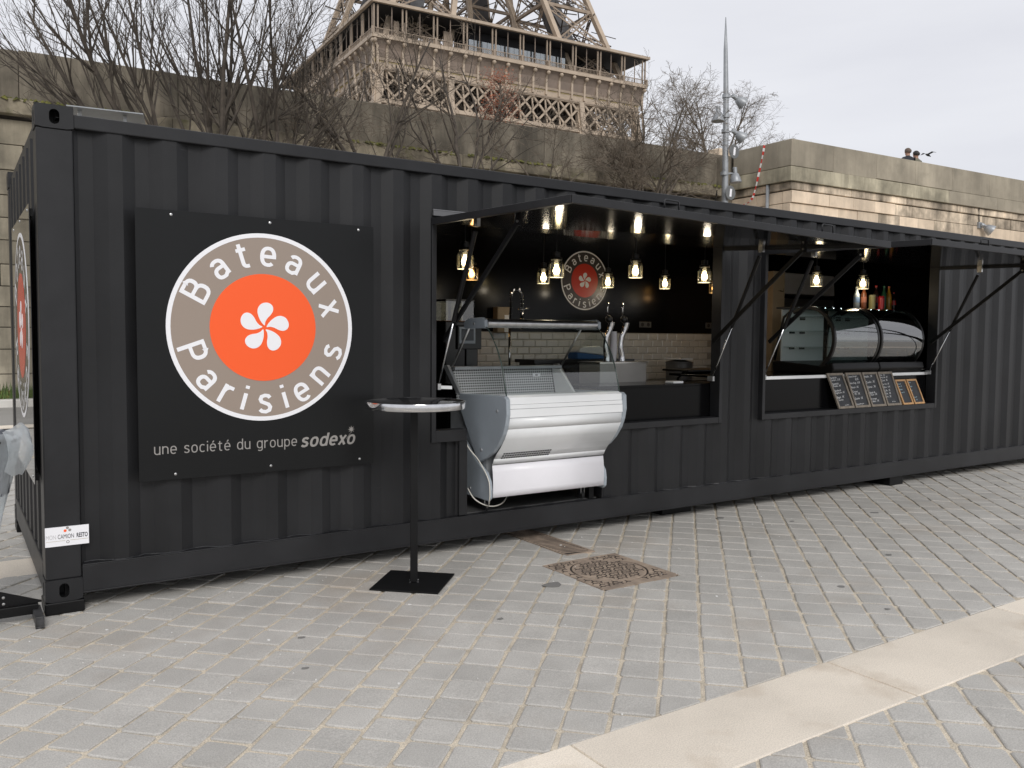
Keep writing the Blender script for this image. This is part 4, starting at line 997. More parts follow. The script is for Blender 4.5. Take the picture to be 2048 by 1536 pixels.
MB().prism([(4.42,1.346),(4.715,1.318),(4.71,1.385),(4.66,1.405),(4.47,1.40),(4.43,1.38)], lambda x, z: (x, 1.152, z), lambda x, z: (x, 1.298, z)).build('body', 'white', td, bev=.01)
MB().lathe([(.035, 0), (.032, .004), (.01, .001)], (4.60, 1.22, 1.402), 16).build('knob', 'black_plastic', td)
ws = thing('work_shelf', 'dark work shelf between the chilled display and the tap cabinet', 'shelf', (4.4, 1.2, .246))
MB().box((3.85, 1.05, 1.255), (5.0, 1.36, 1.284)).box((3.88, 1.08, .246), (4.97, 1.33, 1.2545)).build('body', 'black_plastic', ws)
pt_ = thing('cooking_pot', 'grey lidded pot at the right end of the back counter', 'pot', (6.42, 1.5, 1.05))
MB().lathe([(.13, .966), (.145, .98), (.15, 1.20), (.155, 1.205), (.155, 1.215), (.05, 1.245), (.02, 1.25)], (6.42, 1.9, 0), 28).build('body', 'grey_in', pt_, smooth=40)
MB().box((6.30, 1.75, 1.246), (6.48, 2.02, 1.262)).build('tray', 'white', pt_)
st_ = thing('stool', 'black bent-tube stool top showing above the sill of the first hatch', 'stool', (5.5, .9, .246))
MB().tube([(5.42, .9, .246), (5.42, .9, 1.10), (5.50, .9, 1.16), (5.90, .9, 1.16), (5.98, .9, 1.10), (5.98, .9, .246)], .014, 8).build('frame', 'black_matt', st_, smooth=True)
MB().box((5.40, .75, 1.165), (6.0, 1.1, 1.185)).build('top', 'black_matt', st_, bev=.006)
MB().box((5.44, .88, .70), (5.96, .90, 1.06)).build('panel', 'white', st_)
for x0_, x1_, z0_, z1_, lab in ((6.17, 6.35, 1.60, 1.665, 'double white socket on the black back wall above the tiles'), (7.235, 7.335, 1.60, 1.67, 'single socket on the black back wall at the right jamb')):
    so = thing('wall_socket', lab, 'socket', ((x0_+x1_)/2, 2.29, z0_)); MB().box((x0_, 2.288, z0_), (x1_, 2.2995, z1_)).build('plate', 'grey_in', so, bev=.003)
    for k in range(2 if x1_-x0_ > .12 else 1): MB().lathe([(.024, 0), (.022, .002), (.003, .001)], (x0_+.045+k*.09, 2.288, (z0_+z1_)/2), 14, axis=(0, -1, 0)).build('outlet', 'black_plastic', so)
cl_ = tag(MB().box((4.62, .14, 1.1055), (4.74, .24, 1.125)).build('folded_cloth', 'white', bev=.006), 'small folded white cloth on the counter by the right jamb', 'cloth')
tn = tag(MB().prism([(2.50,1.120),(2.38,1.126),(2.38,1.148),(2.50,1.142)], lambda x, z: (x, .11, z), lambda x, z: (x, .16, z)).build('pale_batten', 'white'), 'short pale batten at the left jamb beside the chilled display', 'batten')

# ------------------------------------------------------------------ round display cases in the second hatch
def round_case(x0, x1, label):
    t = thing('curved_display_case', label, 'display case', ((x0+x1)/2, .385, 1.149), 0, 'curved glass cases on the second counter')
    cy, cz, r = .385, 1.480, .328; D = -.165
    A0, A1 = -52, 118     # angles in the (-y, z) plane: 0 = towards the camera, 90 = up
    pt = lambda a, rr=r: (cy - rr*math.cos(R(a)), cz + rr*math.sin(R(a)))
    ang = list(range(A0, A1+1, 6))
    mb = MB().sheet([[(x, *pt(a)) for a in ang] for x in (x0+.03, x1-.03)]); mb.build('curved_glass', 'case_glass', t, smooth=True, fix=False)
    for x in (x0, x1-.032):
        rg_ = MB(); seq = [pt(a) for a in range(A0-6, A1+7, 6)]; seq2 = [pt(a, r-.036) for a in range(A0-6, A1+7, 6)]; k = len(seq)
        rg_.prism(seq + seq2[::-1], lambda y, z: (x, y-.004, z), lambda y, z: (x+.032, y-.004, z)); rg_.build('end_ring', 'black_plastic', t, bev=.006)
    # open-backed end: side pane, back panel
    sidep = [pt(a, r-.03) for a in range(A0, A1+1, 6)] + [(.86+D, 1.73), (.90+D, 1.27)]
    MB().add([(x0+.012, y, z) for y, z in sidep], [tuple(range(len(sidep)))]).build('side_pane', 'smoke', t, fix=False)
    MB().tube([(x0+.012, .72+D, 1.775), (x0+.012, .83+D, 1.70), (x0+.012, .86+D, 1.56), (x0+.012, .90+D, 1.42), (x0+.012, .93+D, 1.27)], .014, 8).build('rear_stile', 'black_plastic', t, smooth=True)
    bp_ = MB().box((x0+.03, .86+D, 1.26), (x1-.03, .875+D, 1.78)).build('back_panel', 'white', t)
    for z in (1.40, 1.56, 1.70):
        MB().box((x0+.04, .40+D, z), (x1-.04, .85+D, z+.006)).build('glass_shelf', 'smoke', t)
        for x in (x0+.14, x0+.30): MB().box((x, .845+D, z-.022), (x+.07, .8595+D, z-.002)).build('shelf_clip', 'black_plastic', bp_)
    MB().prism([(.26,1.149),(.93,1.149),(.95,1.26),(.90,1.262),(.36,1.225),(.235,1.262),(.215,1.20)], lambda y, z: (x0-.01, y+D, z), lambda y, z: (x1+.01, y+D, z)).build('base', 'case_base', t, bev=.012)
    MB().box((x0, .66+D, 1.786), (x1, .92+D, 1.806)).build('top_board', 'black_plastic', t, bev=.006)
    for k in range(5):
        x = x0 + .10 + k*(x1-x0-.2)/4; MB().lathe([(.007, 0), (.006, -.004)], (x, .60+D, 1.800), 8).build('led', 'led', t)
    return t
round_case(6.63, 7.35, 'left of two black curved glass display cases, with the open white side')
round_case(7.38, 8.13, 'right of two black curved glass display cases, mirroring the sky')
tg = thing('case_latch', 'small chrome post and arm at the right end of the display cases', 'latch', (8.235, .26, 1.149))
MB().box((8.20, .22, 1.149), (8.27, .30, 1.40)).build('post', 'black_plastic', tg); MB().tube([(8.235, .213, 1.17), (8.235, .213, 1.38)], .006, 6).tube([(8.05, .10, 1.17), (8.22, .09, 1.18)], .008, 6).build('rod', 'chrome', tg)

# ------------------------------------------------------------------ bottles on the cases
def bottle(x, y, h, r, body, cap, lab, labcol, can=False):
    x = (x+.396)*(y-.165+5.01)/(y+5.01)-.396; y -= .165
    t = thing('can' if can else 'bottle', lab, 'can' if can else 'bottle', (x, y, 1.8065), 0, 'drinks on top of the display cases'); z = 1.8068
    if can: prof = [(r*.8, 0), (r, .006), (r, h-.008), (r*.82, h)]
    else: prof = [(r*.85, 0), (r, .008), (r*.97, h*.25), (r, h*.55), (r*.9, h*.66), (r*.5, h*.80), (r*.36, h*.88), (r*.36, h*.93)]
    MB().lathe([(a, z+b) for a, b in prof], (x, y, 0), 18).build('body', body, t, smooth=40)
    if not can: MB().lathe([(r*.42, z+h*.925), (r*.42, z+h), (r*.38, z+h*1.005)], (x, y, 0), 14).build('cap', cap, t, smooth=40)
    if labcol: MB().lathe([(r*1.015, z+h*(.30 if not can else .12)), (r*1.02, z+h*(.54 if not can else .85))], (x, y, 0), 18).build('wrap', labcol, t, smooth=40)
def cm(n, c, r=.25): return mat(n, c, r)
bottle(7.955, .75, .235, .032, cm('clear_water', (.30,.34,.36)), cm('pale_cap', (.5,.55,.6)), 'clear water bottle with a pale blue label, leftmost of the drinks', cm('blue_label', (.18,.27,.42)))
bottle(8.10, .76, .25, .031, cm('peach_tea', (.22,.07,.03)), cm('orange_cap', (.75,.16,.05)), 'amber tea bottle with an orange cap, second of the drinks', cm('peach_label', (.45,.17,.10)))
bottle(8.225, .74, .16, .034, cm('pale_can', (.42,.38,.22)), None, 'short pale yellow drink can among the bottles', cm('olive_label', (.38,.34,.14)), can=True)
bottle(8.335, .70, .15, .031, cm('red_can', (.45,.02,.03)), None, 'red drink can in front of the tall red bottle', cm('red_label', (.55,.03,.035)), can=True)
bottle(8.385, .80, .27, .032, cm('cola', (.02,.006,.005)), cm('red_cap', (.5,.02,.02)), 'tall cola bottle with red label and cap', cm('red_label', (.55,.03,.035)))
bottle(8.475, .76, .265, .030, cm('green_glass', (.02,.09,.045)), cm('green_cap', (.02,.16,.08)), 'slim green glass bottle between cola and yellow drink', None)
bottle(8.565, .76, .265, .032, cm('orange_drink', (.48,.23,.02)), cm('orange_cap', (.75,.16,.05)), 'yellow orange-drink bottle with an orange cap', cm('yellow_label', (.55,.30,.03)))
bottle(8.665, .76, .205, .026, cm('cola', (.02,.006,.005)), cm('red_cap', (.5,.02,.02)), 'small dark cola bottle, rightmost of the drinks', cm('red_label', (.55,.03,.035)))

# ------------------------------------------------------------------ chalkboards on the sill
def chalkboard(x, w, h, frame, lines, lab, lean=.07, fw=.022, m='chalk', tilt=.0):
    t = thing('chalkboard', lab, 'chalkboard', (x, -.006, W2[2]), 0, 'price chalkboards on the second sill')
    z0 = W2[2] + .001; L = math.hypot(h, lean); ez, ey = h/L, lean/L
    # local: (u right, v up the board, n towards the viewer)
    Q = lambda u, v, n: (x + u - v*tilt, .004 + v*ey - n*ez, z0 + v*ez + n*ey)
    def bx(mb, u0, u1, v0, v1, n0, n1): return mb.hexa([Q(u0,v0,n0),Q(u1,v0,n0),Q(u1,v1,n0),Q(u0,v1,n0),Q(u0,v0,n1),Q(u1,v0,n1),Q(u1,v1,n1),Q(u0,v1,n1)])
    bx(MB(), .004, w-.004, .004, h-.004, .0, .006).build('slate', 'slate', t)
    for nm, a in (('side', (0, fw, 0, h)), ('side', (w-fw, w, 0, h)), ('rail', (fw, w-fw, 0, fw)), ('rail', (fw, w-fw, h-fw, h))):
        bx(MB(), a[0], a[1], a[2], a[3], -.003, .013 if nm == 'side' else .0125).build('frame', frame, t)
    tx = MB()
    for i, (s_, ind, sz, v) in enumerate(lines):
        put_text(tx, s_, sz, lambda a, b: Q(fw+.008+ind+a, v*h+b+a*.05, .0066), shear=.2)
    tx.build('chalk_writing', m, t, fix=False, kind='stuff')
b1 = [('Sandwich', 0, .026, .84), ('Jambon . 5,5€', .004, .024, .78), ('Sandwich', 0, .026, .67), ('Poulet . 6€', .004, .026, .61), ('Sandwich', .0, .026, .48), ('Végétarien . 6€', .0, .023, .42), ('Bagel . 7€', 0, .028, .29), ('Saumon', .01, .024, .22), ('au choix', .08, .018, .08)]
b2 = [('Cheese Burger', 0, .023, .86), ('8,5€', .10, .028, .78), ('Hot Dog . 6,5€', 0, .026, .67), ('Panini . 6€', 0, .027, .55), ('Croque', .0, .026, .43), ('Mr . 7€', .02, .028, .36), ('Quiche . 5€', 0, .027, .23), ('Viande Marguet', .0, .019, .08)]
b3 = [('Muffin . 3€', 0, .029, .84), ('Cookie . 3€', 0, .029, .68), ('Donut . 3€', 0, .029, .54), ('Salade de', 0, .026, .38), ('fruits . 5€', .01, .027, .32), ('Fromage', 0, .025, .20), ('blanc . 5€', .01, .027, .13)]
b4 = [('Eau . 2€', 0, .025, .88), ('Minérale . 3€', 0, .022, .81), ('Coca . 3€', 0, .026, .72), ('Ice Tea . 3€', 0, .023, .61), ('Bière . 3,5€', 0, .024, .52), ('Café . 2€', 0, .026, .42), ('Thé . 2€', 0, .027, .33), ('Vin . 5€', 0, .026, .24), ('au choix', .07, .018, .1)]
b5 = [('Formule', 0, .018, .80), ('midi 12€', 0, .018, .70), ('boisson', 0, .018, .58), ('dessert 4€', 0, .016, .46)]
b6 = [('Menu', 0, .018, .84), ('enfant', 0, .018, .68), ('8€', 0, .018, .52), ('glaces 3€', .0, .016, .25), ('sirop', .02, .016, .15)]
for i, (xx, ls, ds) in enumerate(((6.645, b1, 'first from the left'), (6.905, b2, 'second from the left'), (7.165, b3, 'third from the left'), (7.425, b4, 'last of the tall four'))):
    chalkboard(xx, .240, .345, 'wood_gr', ls, 'tall grey-framed price chalkboard on the second sill, ' + ds, lean=.075, tilt=.30 if i == 0 else .24)
for xx, ls, ds in ((7.70, b5, 'left'), (7.90, b6, 'right')):
    chalkboard(xx, .178, .262, 'wood_or', ls, 'small orange-framed chalkboard on the second sill, %s one of the pair' % ds, lean=.07, fw=.018, m='chalk_b', tilt=.26)

# ------------------------------------------------------------------ rear of the second bay
hd = thing('extractor_hood', 'pale extractor hood on the back wall of the second bay', 'hood', (9.05, 2.1, 2.05))
MB().prism([(2.285,2.03),(1.80,2.03),(1.82,2.28),(2.285,2.34)], lambda y, z: (8.05, y, z), lambda y, z: (9.02, y, z)).build('body', 'hood', hd, bev=.006)
tcab = thing('tall_cabinet', 'tall beige cabinet end at the left of the second bay', 'cabinet', (7.65, 1.5, .246))
MB().box((7.42, 1.45, .246), (7.62, 2.29, 2.25)).build('body', 'beige', tcab, bev=.004); MB().tube([(7.50, 1.444, 2.03), (7.50, 1.42, 2.03), (7.56, 1.42, 2.02), (7.57, 1.42, 2.06)], .005, 6).build('hook', 'chrome', tcab)
ap = thing('grey_appliance', 'dark grey oven block standing below the extractor hood', 'oven', (8.9, 2.0, .246))
MB().box((7.66, 1.86, .246), (9.10, 2.28, 1.98)).build('body', 'grey_in', ap, bev=.006)
for k in range(3): MB().box((7.70, 1.850, 1.35+k*.17), (7.86, 1.8595, 1.48+k*.17)).build('panel', 'screen', ap)
MB().box((7.72, 1.845, 1.84), (7.84, 1.8595, 1.90)).build('indicator', mat('dark_red_panel', (.12, .015, .012), .4), ap)

# ------------------------------------------------------------------ bin-bag stand at the left edge
bs = thing('bin_bag_stand', 'black steel bin stand holding a clear plastic bag at the left edge', 'bin stand', (-.42, .0, 0))
MB().box((-1.0, -.045, .035), (-.035, .015, .085)).build('foot_bar', 'black_matt', bs, bev=.003)
MB().box((-.062, -.20, .012), (-.022, .03, .060)).box((-.062, -.20, .0), (-.022, -.165, .0115)).build('cross_foot', mat('scuffed_black_tube', (.05, .05, .052), .4, .3, var=.6, scale=20), bs, bev=.002)
MB().prism([(-.42,.086),(-.02,.086),(-.02,.095),(-.20,.165),(-.42,.26)], lambda x, z: (x, -.018, z), lambda x, z: (x, -.010, z)).build('gusset', 'black_matt', bs)
for x, z in ((-.19, .135), (-.19, .102)): MB().lathe([(.008, 0), (.007, .004), (.002, .005)], (x, -.018, z), 10, axis=(0, -1, 0)).build('bolt', 'alu', bs)
MB().box((-.46, -.03, .086), (-.42, .01, 1.0)).build('post', 'black_matt', bs, bev=.003)
rc = (-.315, -.06, .955); rr_ = .205
MB().tube([(rc[0]+rr_*math.cos(R(a)), rc[1]+rr_*math.sin(R(a)), rc[2]) for a in range(0, 361, 10)], .012, 8, cap=False).build('ring', 'black_matt', bs, smooth=True)
bg = thing('bin_bag', 'clear plastic bin bag with a grey liner hanging in the stand', 'bin bag', (-.315, -.06, .2)); rb = random.Random(4)
rows = []
for i in range(15):
    t = i/14; z = rc[2] + .035 - t*.80; row = []
    for j in range(49):
        a = 2*math.pi*j/48; nz = noise.noise(Vector((math.cos(a)*2.2, math.sin(a)*2.2, t*3.1))); fold = .012*math.sin(a*13+t*2.0) + .010*math.sin(a*7+1-t*3)
        r_ = (rr_+.018)*(1-.80*t) + fold*(.5+.6*t) + nz*.03*t
        row.append((rc[0]+r_*math.cos(a), rc[1]+r_*math.sin(a), z + nz*.03*(1-t)))
    rows.append(row)
MB().sheet(rows).build('bag', 'bag', bg, smooth=True, fix=False)
rows = []
for i in range(8):        # overhanging flap pulled towards the container corner
    t = i/7; row = []
    for j in range(9):
        s_ = j/8 - .5; a = R(-22 + s_*64); n_ = noise.noise(Vector((s_*5, t*4, 1.7)))
        r_ = rr_ + .018 + .06*math.sin(t*math.pi)*(1-abs(s_)) + n_*.018
        row.append((rc[0]+r_*math.cos(a), rc[1]+r_*math.sin(a), rc[2] + .085 - .27*t*(1-.5*abs(s_)) - .06*abs(s_) + n_*.02))
    rows.append(row)
MB().sheet(rows).build('flap', 'bag', bg, smooth=True, fix=False)
rows = []
for i in range(8):
    t = i/7; row = []
    for j in range(37):
        a = 2*math.pi*j/36; n_ = noise.noise(Vector((math.cos(a)*3, math.sin(a)*3, t*2+5)))
        r_ = (rr_-.02)*(1-.15*t) + n_*.02; row.append((rc[0]+r_*math.cos(a), rc[1]+r_*math.sin(a), rc[2]+.025-t*.30+n_*.02))
    rows.append(row)
MB().sheet(rows).build('liner', 'bin_grey', bg, smooth=True, fix=False)

# ================================================================== QUAY WALL AND BASTION
ZW = 7.48
def wall_y(x): return 16.30 - .072*(x-.7)        # the wall runs almost parallel to the container
wt = math.atan(-.072)
qw = thing('quay_wall', 'long stained concrete and stone quay wall behind the container', 'wall', (0, wall_y(0), 0))
def along(mb, xa, xb, d0, d1, z0, z1):       # box following the wall line; d = distance in front (-) / behind (+)
    mb.hexa([(xa, wall_y(xa)+d0, z0), (xb, wall_y(xb)+d0, z0), (xb, wall_y(xb)+d1, z0), (xa, wall_y(xa)+d1, z0), (xa, wall_y(xa)+d0, z1), (xb, wall_y(xb)+d0, z1), (xb, wall_y(xb)+d1, z1), (xa, wall_y(xa)+d1, z1)]); return mb
rq = random.Random(21)
XE = 21.15
along(MB(), -60, XE, .06, 1.2, -.5, 6.44).build('core', 'joint', qw)
x = -14.0
along(MB(), -60, x, .0, .6, 6.42, ZW).build('parapet_block', 'concrete', qw)
while x < XE:
    w_ = rq.uniform(2.0, 3.2); xb = min(XE, x+w_); along(MB(), x+.004, xb-.004, .0+rq.uniform(-.006, .006), .62, 6.42, ZW+rq.uniform(-.012, .012)).build('parapet_block', 'concrete', qw, bev=.02); x = xb
x = -14.0
while x < XE:
    w_ = rq.uniform(1.4, 2.2); xb = min(XE, x+w_); along(MB(), x+.004, xb-.004, -.22+rq.uniform(-.01, .01), .4, 6.09, 6.41+rq.uniform(-.008, .004)).build('ledge_block', 'ledge', qw, bev=.015); x = xb
zc = 6.01; course = 0
while zc > .3:
    h = rq.uniform(.44, .56); z0 = max(.2, zc-h); x = -14.0 - rq.random()
    only_left = zc < 5.2
    while x < (3.6 if only_left else XE):
        w_ = rq.uniform(.8, 1.5); xb = min(XE, x+w_); along(MB(), x+.008, xb-.008, rq.uniform(-.012, .012), .4, z0+.008, zc-.008).build('stone_block', 'stone_g', qw, bev=.012); x = xb
    if only_left: along(MB(), 3.6, XE, .01, .4, z0, zc).build('masonry', 'stone_g', qw)
    zc = z0; course += 1

# the bastion projecting on the right
BX, BY = 21.0, 12.12
def by(x): return BY - .047*(x-BX)
ba = thing('quay_bastion', 'pale stone bastion of the quay wall with concrete parapet on the right', 'wall', (BX, BY, 0))
def front(mb, xa, xb, d0, d1, z0, z1):
    mb.hexa([(xa, by(xa)+d0, z0), (xb, by(xb)+d0, z0), (xb, by(xb)+d1, z0), (xa, by(xa)+d1, z0), (xa, by(xa)+d0, z1), (xb, by(xb)+d0, z1), (xb, by(xb)+d1, z1), (xa, by(xa)+d1, z1)]); return mb
front(MB(), BX+.02, 80, .02, 1.5, 0, 5.575).box((BX+.02, BY+1.5, 0), (BX+1.5, 16.5, 5.575)).build('core', 'mortar', ba)
front(MB(), BX+.06, 80, .06, 1.5, 5.576, 6.3).box((BX+.06, BY+1.5, 5.576), (BX+1.5, 16.5, 6.3)).build('core', 'joint', ba)
# parapet: returns + blocks
x = BX - .12
while x < 62:
    w_ = rq.uniform(1.7, 2.6) if x > BX else 1.9; xb = x+w_
    front(MB(), x+.003, xb-.003, -.10, .42, 6.68+rq.uniform(-.02, .02), ZW).build('parapet_block', 'concrete_b', ba, bev=.012); x = xb
MB().box((BX-.12, BY+.423, 6.68), (BX+.40, 14.3, ZW-.003)).build('parapet_block', 'concrete_b', ba, bev=.012)
x = BX - .15
while x < 62:
    w_ = rq.uniform(1.8, 3.0); xb = x+w_; front(MB(), x+.003, xb-.003, -.13, .4, 6.24, 6.665).build('plinth_block', 'concrete_l' if x < BX+5.5 else 'concrete_b', ba, bev=.012); x = xb
MB().box((BX-.15, BY+.402, 6.24), (BX+.40, 14.4, 6.662)).build('plinth_block', 'concrete_l', ba, bev=.012)
x = BX - .04
while x < 62:
    w_ = rq.uniform(2.2, 3.0); xb = x+w_; front(MB(), x+.003, xb-.003, -.045, .4, 6.00, 6.225).build('cornice_block', 'stone_d', ba, bev=.02); x = xb
MB().box((BX-.04, BY+.405, 6.00), (BX+.40, 14.4, 6.222)).build('cornice_block', 'stone_d', ba, bev=.02)
zs = [5.97, 5.61, 5.60, 5.20, 4.80, 4.40, 4.0, 3.5, 3.0, 2.5, 2.0, 1.5, 1.0, .5, 0]
for i in range(len(zs)-1):
    z1, z0 = zs[i], zs[i+1]
    if z1-z0 < .05: continue
    x = BX; off = -.02 if i == 0 else 0
    while x < (62 if i < 6 else 30):
        w_ = rq.uniform(.8, 1.25); xb = x+w_
        m_ = 'stone_d' if (i == 0 and x > BX+4.2 and rq.random() < .8) or (i == 2 and rq.random() < .3) else 'stone'
        d_ = rq.uniform(-.008, .008) - (.05 if i == 0 and x < BX+4.2 else 0)
        front(MB(), x+.003, xb-.003, d_, .3, z0+.003, z1-.003).build('stone_block', m_, ba, bev=.008); x = xb
    y = BY+.31
    while y < 14.4 and i < 6:
        yb = y + rq.uniform(.8, 1.2); MB().box((BX+rq.uniform(-.008, .008), y+.004, z0+.005), (BX+.3, yb-.004, z1-.005)).build('stone_block', 'stone', ba, bev=.008); y = yb
# short lower wall piece closing the gap, drain pipe
cw = thing('gap_wall', 'dark weathered wall pier between the bastion and the long quay wall', 'wall', (21.2, 14.5, 0)); MB().box((20.72, 14.42, 0), (21.6, 15.6, 7.36)).build('pier', 'concrete', cw, bev=.02)
MB().box((20.9, 14.95, 7.362), (21.5, 15.45, 7.72)).build('cap_stone', 'stone', cw, bev=.02)
dp = thing('drain_pipe', 'thin grey drain pipe at the inner corner of the bastion', 'pipe', (20.92, 12.92, 0)); MB().tube([(20.92, 12.92, 0), (20.92, 12.92, 6.22)], .055, 10).build('pipe', 'galv', dp, smooth=True)
MB().tube([(20.92, 12.92, 5.3), (20.92, 12.92, 5.36)], .065, 10).build('clip', 'galv', dp)
bt = thing('barrier_tape', 'red and white barrier tape hanging down beside the bastion', 'tape', (20.8, 13.2, 5.5))
tp = [(20.82, 13.0, 7.5), (20.81, 13.05, 7.15), (20.80, 13.17, 6.64), (20.80, 13.31, 6.12), (20.78, 13.44, 5.82), (20.70, 13.7, 5.66), (20.55, 13.9, 5.58)]
ts = spline(tp, 4)
for i in range(len(ts)-1):
    a, b = ts[i], ts[i+1]; MB().bar(a, b, .075, .004, up=(.3*math.sin(i), 1, 0)).build('stripe', 'tape_r' if i % 2 else 'tape_w', bt)
# moss along the ledges, grass at the foot of the wall on the left
mo = MB(); rm = random.Random(9)
for i in range(1500):
    x = rm.uniform(-3, 20.8)
    if noise.noise(Vector((x*.35, 3.3, 0))) < -.05: continue
    s_ = rm.uniform(.03, .10); c = Vector((x, wall_y(x)-.2+rm.uniform(-.03, .18), 6.40)); k = 5
    top = c + Vector((0, 0, s_*.7)); ring_ = [c + Vector((s_*rm.uniform(.7,1.3)*math.cos(2*math.pi*j/k), s_*.8*math.sin(2*math.pi*j/k), rm.uniform(-.06, 0))) for j in range(k)]
    mo.add(ring_ + [top], [(j, (j+1) % k, k) for j in range(k)])
mo.build('moss', 'moss', kind='stuff', fix=False)
gb = MB()
for i in range(2600):
    x = rm.uniform(-4, 4); y = rm.uniform(14.9, 15.75); h = rm.uniform(.06, .22); a = rm.random()*6.28; z = .05+.25*(y-14.85)
    gb.add([(x-.012*math.cos(a), y-.012*math.sin(a), z), (x+.012*math.cos(a), y+.012*math.sin(a), z), (x+rm.uniform(-.06,.06), y+rm.uniform(-.06,.06), z+h)], [(0, 1, 2)])
gb.build('grass', 'grass', kind='stuff', fix=False)

# floodlight on the bastion wall
def flood(parent, p, d, r=.16, L=.30, m='galv'):
    d = Vector(d).normalized(); c = Vector(p)
    h = MB().lathe([(r*.28, -L*.75), (r*.36, -L*.72), (r*.36, -L*.30), (r*.55, -L*.25), (r*.80, L*.05), (r, L*.35), (r*.98, L*.38), (r*.9, L*.36)], c, 20, axis=d).build('lamp_head', m, parent, smooth=45)
    MB().lathe([(r*.88, L*.345), (.001, L*.35)], c, 20, axis=d).build('lens', 'lens', h, fix=False)
wlmp = thing('wall_floodlight', 'grey floodlight on a bracket on the pale stone bastion', 'floodlight', (31.05, 11.5, 5.5))
flood(wlmp, (31.06, 11.42, 5.50), (.55, -.6, -.55), .21, .40)
MB().tube([(30.85, 11.66, 5.62), (30.9, 11.45, 5.60), (31.0, 11.42, 5.58)], .03, 8).box((30.75, 11.60, 5.52), (30.95, 11.68, 5.74)).build('bracket', 'galv', wlmp)
MB().tube([(30.85, 11.64, 5.74), (30.75, 11.62, 6.1), (30.7, 11.58, 6.24)], .018, 6).build('cable', 'rubber', wlmp)

# ------------------------------------------------------------------ lighting mast
ms = thing('floodlight_mast', 'tall tapered grey lighting mast with floodlights and round signs behind the container', 'lamp post', (19.1, 13.0, 0))
MB().tube([(19.14, 13.0, 0), (19.12, 13.0, 5.5), (19.07, 13.0, 8.6), (19.01, 13.0, 10.0), (18.985, 13.0, 10.93)], [.115, .10, .082, .06, .012], 12).build('pole', 'galv', ms, smooth=True)
MB().lathe([(.2, 0), (.2, .03), (.12, .05)], (19.14, 13.0, 0), 16).build('base_flange', 'galv', ms)
for (hx, hz, d, side) in ((19.58, 8.60, (.75, -.35, -.55), 1), (18.66, 8.02, (-.05, -.05, -1), -1), (19.60, 7.58, (.75, -.35, -.55), 1), (19.46, 6.33, (.06, -.05, -1), 1)):
    flood(ms, (hx, 12.92, hz-.03), d, .185, .40)
    MB().tube([(19.07, 13.0, hz+.05), (hx-.10*side, 12.95, hz+.08)], .028, 8).tube([(19.07, 13.0, hz-.0), (19.07, 13.0, hz+.10)], .115, 12).build('arm', 'galv', ms, smooth=40)
for (hx, hz) in ((19.28, 7.03), (19.16, 5.80)):
    sg = MB().lathe([(.001, 0), (.205, 0), (.215, .012), (.205, .024), (.001, .024)], (hx, 12.84, hz), 28, axis=(0, -1, 0)).build('round_sign', 'sign_back', ms, smooth=40)
    MB().prism([(hx-.055, hz-.115), (hx+.03, hz-.115), (hx+.055, hz+.115), (hx-.03, hz+.115)], lambda a, b: (a, 12.815, b), lambda a, b: (a, 12.811, b)).build('sign_bar', 'print_w', sg)
cbz = thing('wall_cables', 'dark cables sagging along the quay wall beside the mast', 'cable', (20, 15, 5.9))
for k in range(3): MB().tube(spline([(19.2, 13.4, 5.95-.06*k), (20.0, 14.2, 5.75-.08*k), (20.7, 14.38, 5.95-.03*k)]), .018, 6).build('cable', 'rubber', cbz, smooth=True)

# ================================================================== BARE TREES
def branch(mb, p, d, r, L, lvl, rg, prm):
    """one wandering, tapering shoot with its own side shoots"""
    n = prm['seg'][lvl]; pts = [p.copy()]; rad = [r]; d = d.normalized(); step = L/n
    for i in range(n):
        w = prm['wander'][lvl]
        d = (d + Vector((rg.gauss(0, w), rg.gauss(0, w), rg.gauss(0, w)*.6)) + Vector((0, 0, prm['up'][lvl]))).normalized()
        p = p + d*step; pts.append(p.copy()); rad.append(max(prm['rmin'], r*(1-(i+1)/n*prm['taper'][lvl])))
    (mb if lvl < 2 else prm['tw']).tube(pts, rad, (6, 5, 4, 3)[lvl], cap=False)
    if lvl >= prm['levels']-1: return
    k = prm['kids'][lvl]; k = max(1, int(round(k*rg.uniform(.75, 1.25))))
    for j in range(k):
        t = rg.uniform(prm['from'][lvl], 1.0); f = t*n; i = min(n-1, int(f)); q = pts[i].lerp(pts[i+1], f-i); dd = (pts[i+1]-pts[i]).normalized()
        ax = dd.orthogonal().normalized(); ax.rotate(Matrix.Rotation(rg.uniform(0, 6.283), 3, dd))
        ang = R(rg.uniform(*prm['ang'][lvl])); nd = dd*math.cos(ang) + ax*math.sin(ang)
        branch(mb, q, nd, max(prm['rmin'], rad[i]*rg.uniform(.45, .7)), L*prm['ratio'][lvl]*rg.uniform(.6, 1.15)*(1.15-.5*t), lvl+1, rg, prm)
SHOOT = dict(levels=4, seg=(9, 7, 5, 4), wander=(.05, .055, .06, .09), up=(.035, .07, .05, .03), taper=(.72, .85, .9, .9), kids=(10, 5, 4), ratio=(.62, .50, .45), ang=((18, 42), (16, 40), (20, 50)), rmin=.0034)
SHOOT['from'] = (.25, .15, .12)
ROUND = dict(levels=4, seg=(8, 7, 5, 4), wander=(.10, .13, .16, .2), up=(.02, .03, .02, .0), taper=(.72, .85, .9, .9), kids=(7, 5, 4), ratio=(.58, .55, .55), ang=((30, 62), (30, 65), (30, 75)), rmin=.0034)
ROUND['from'] = (.28, .16, .1)
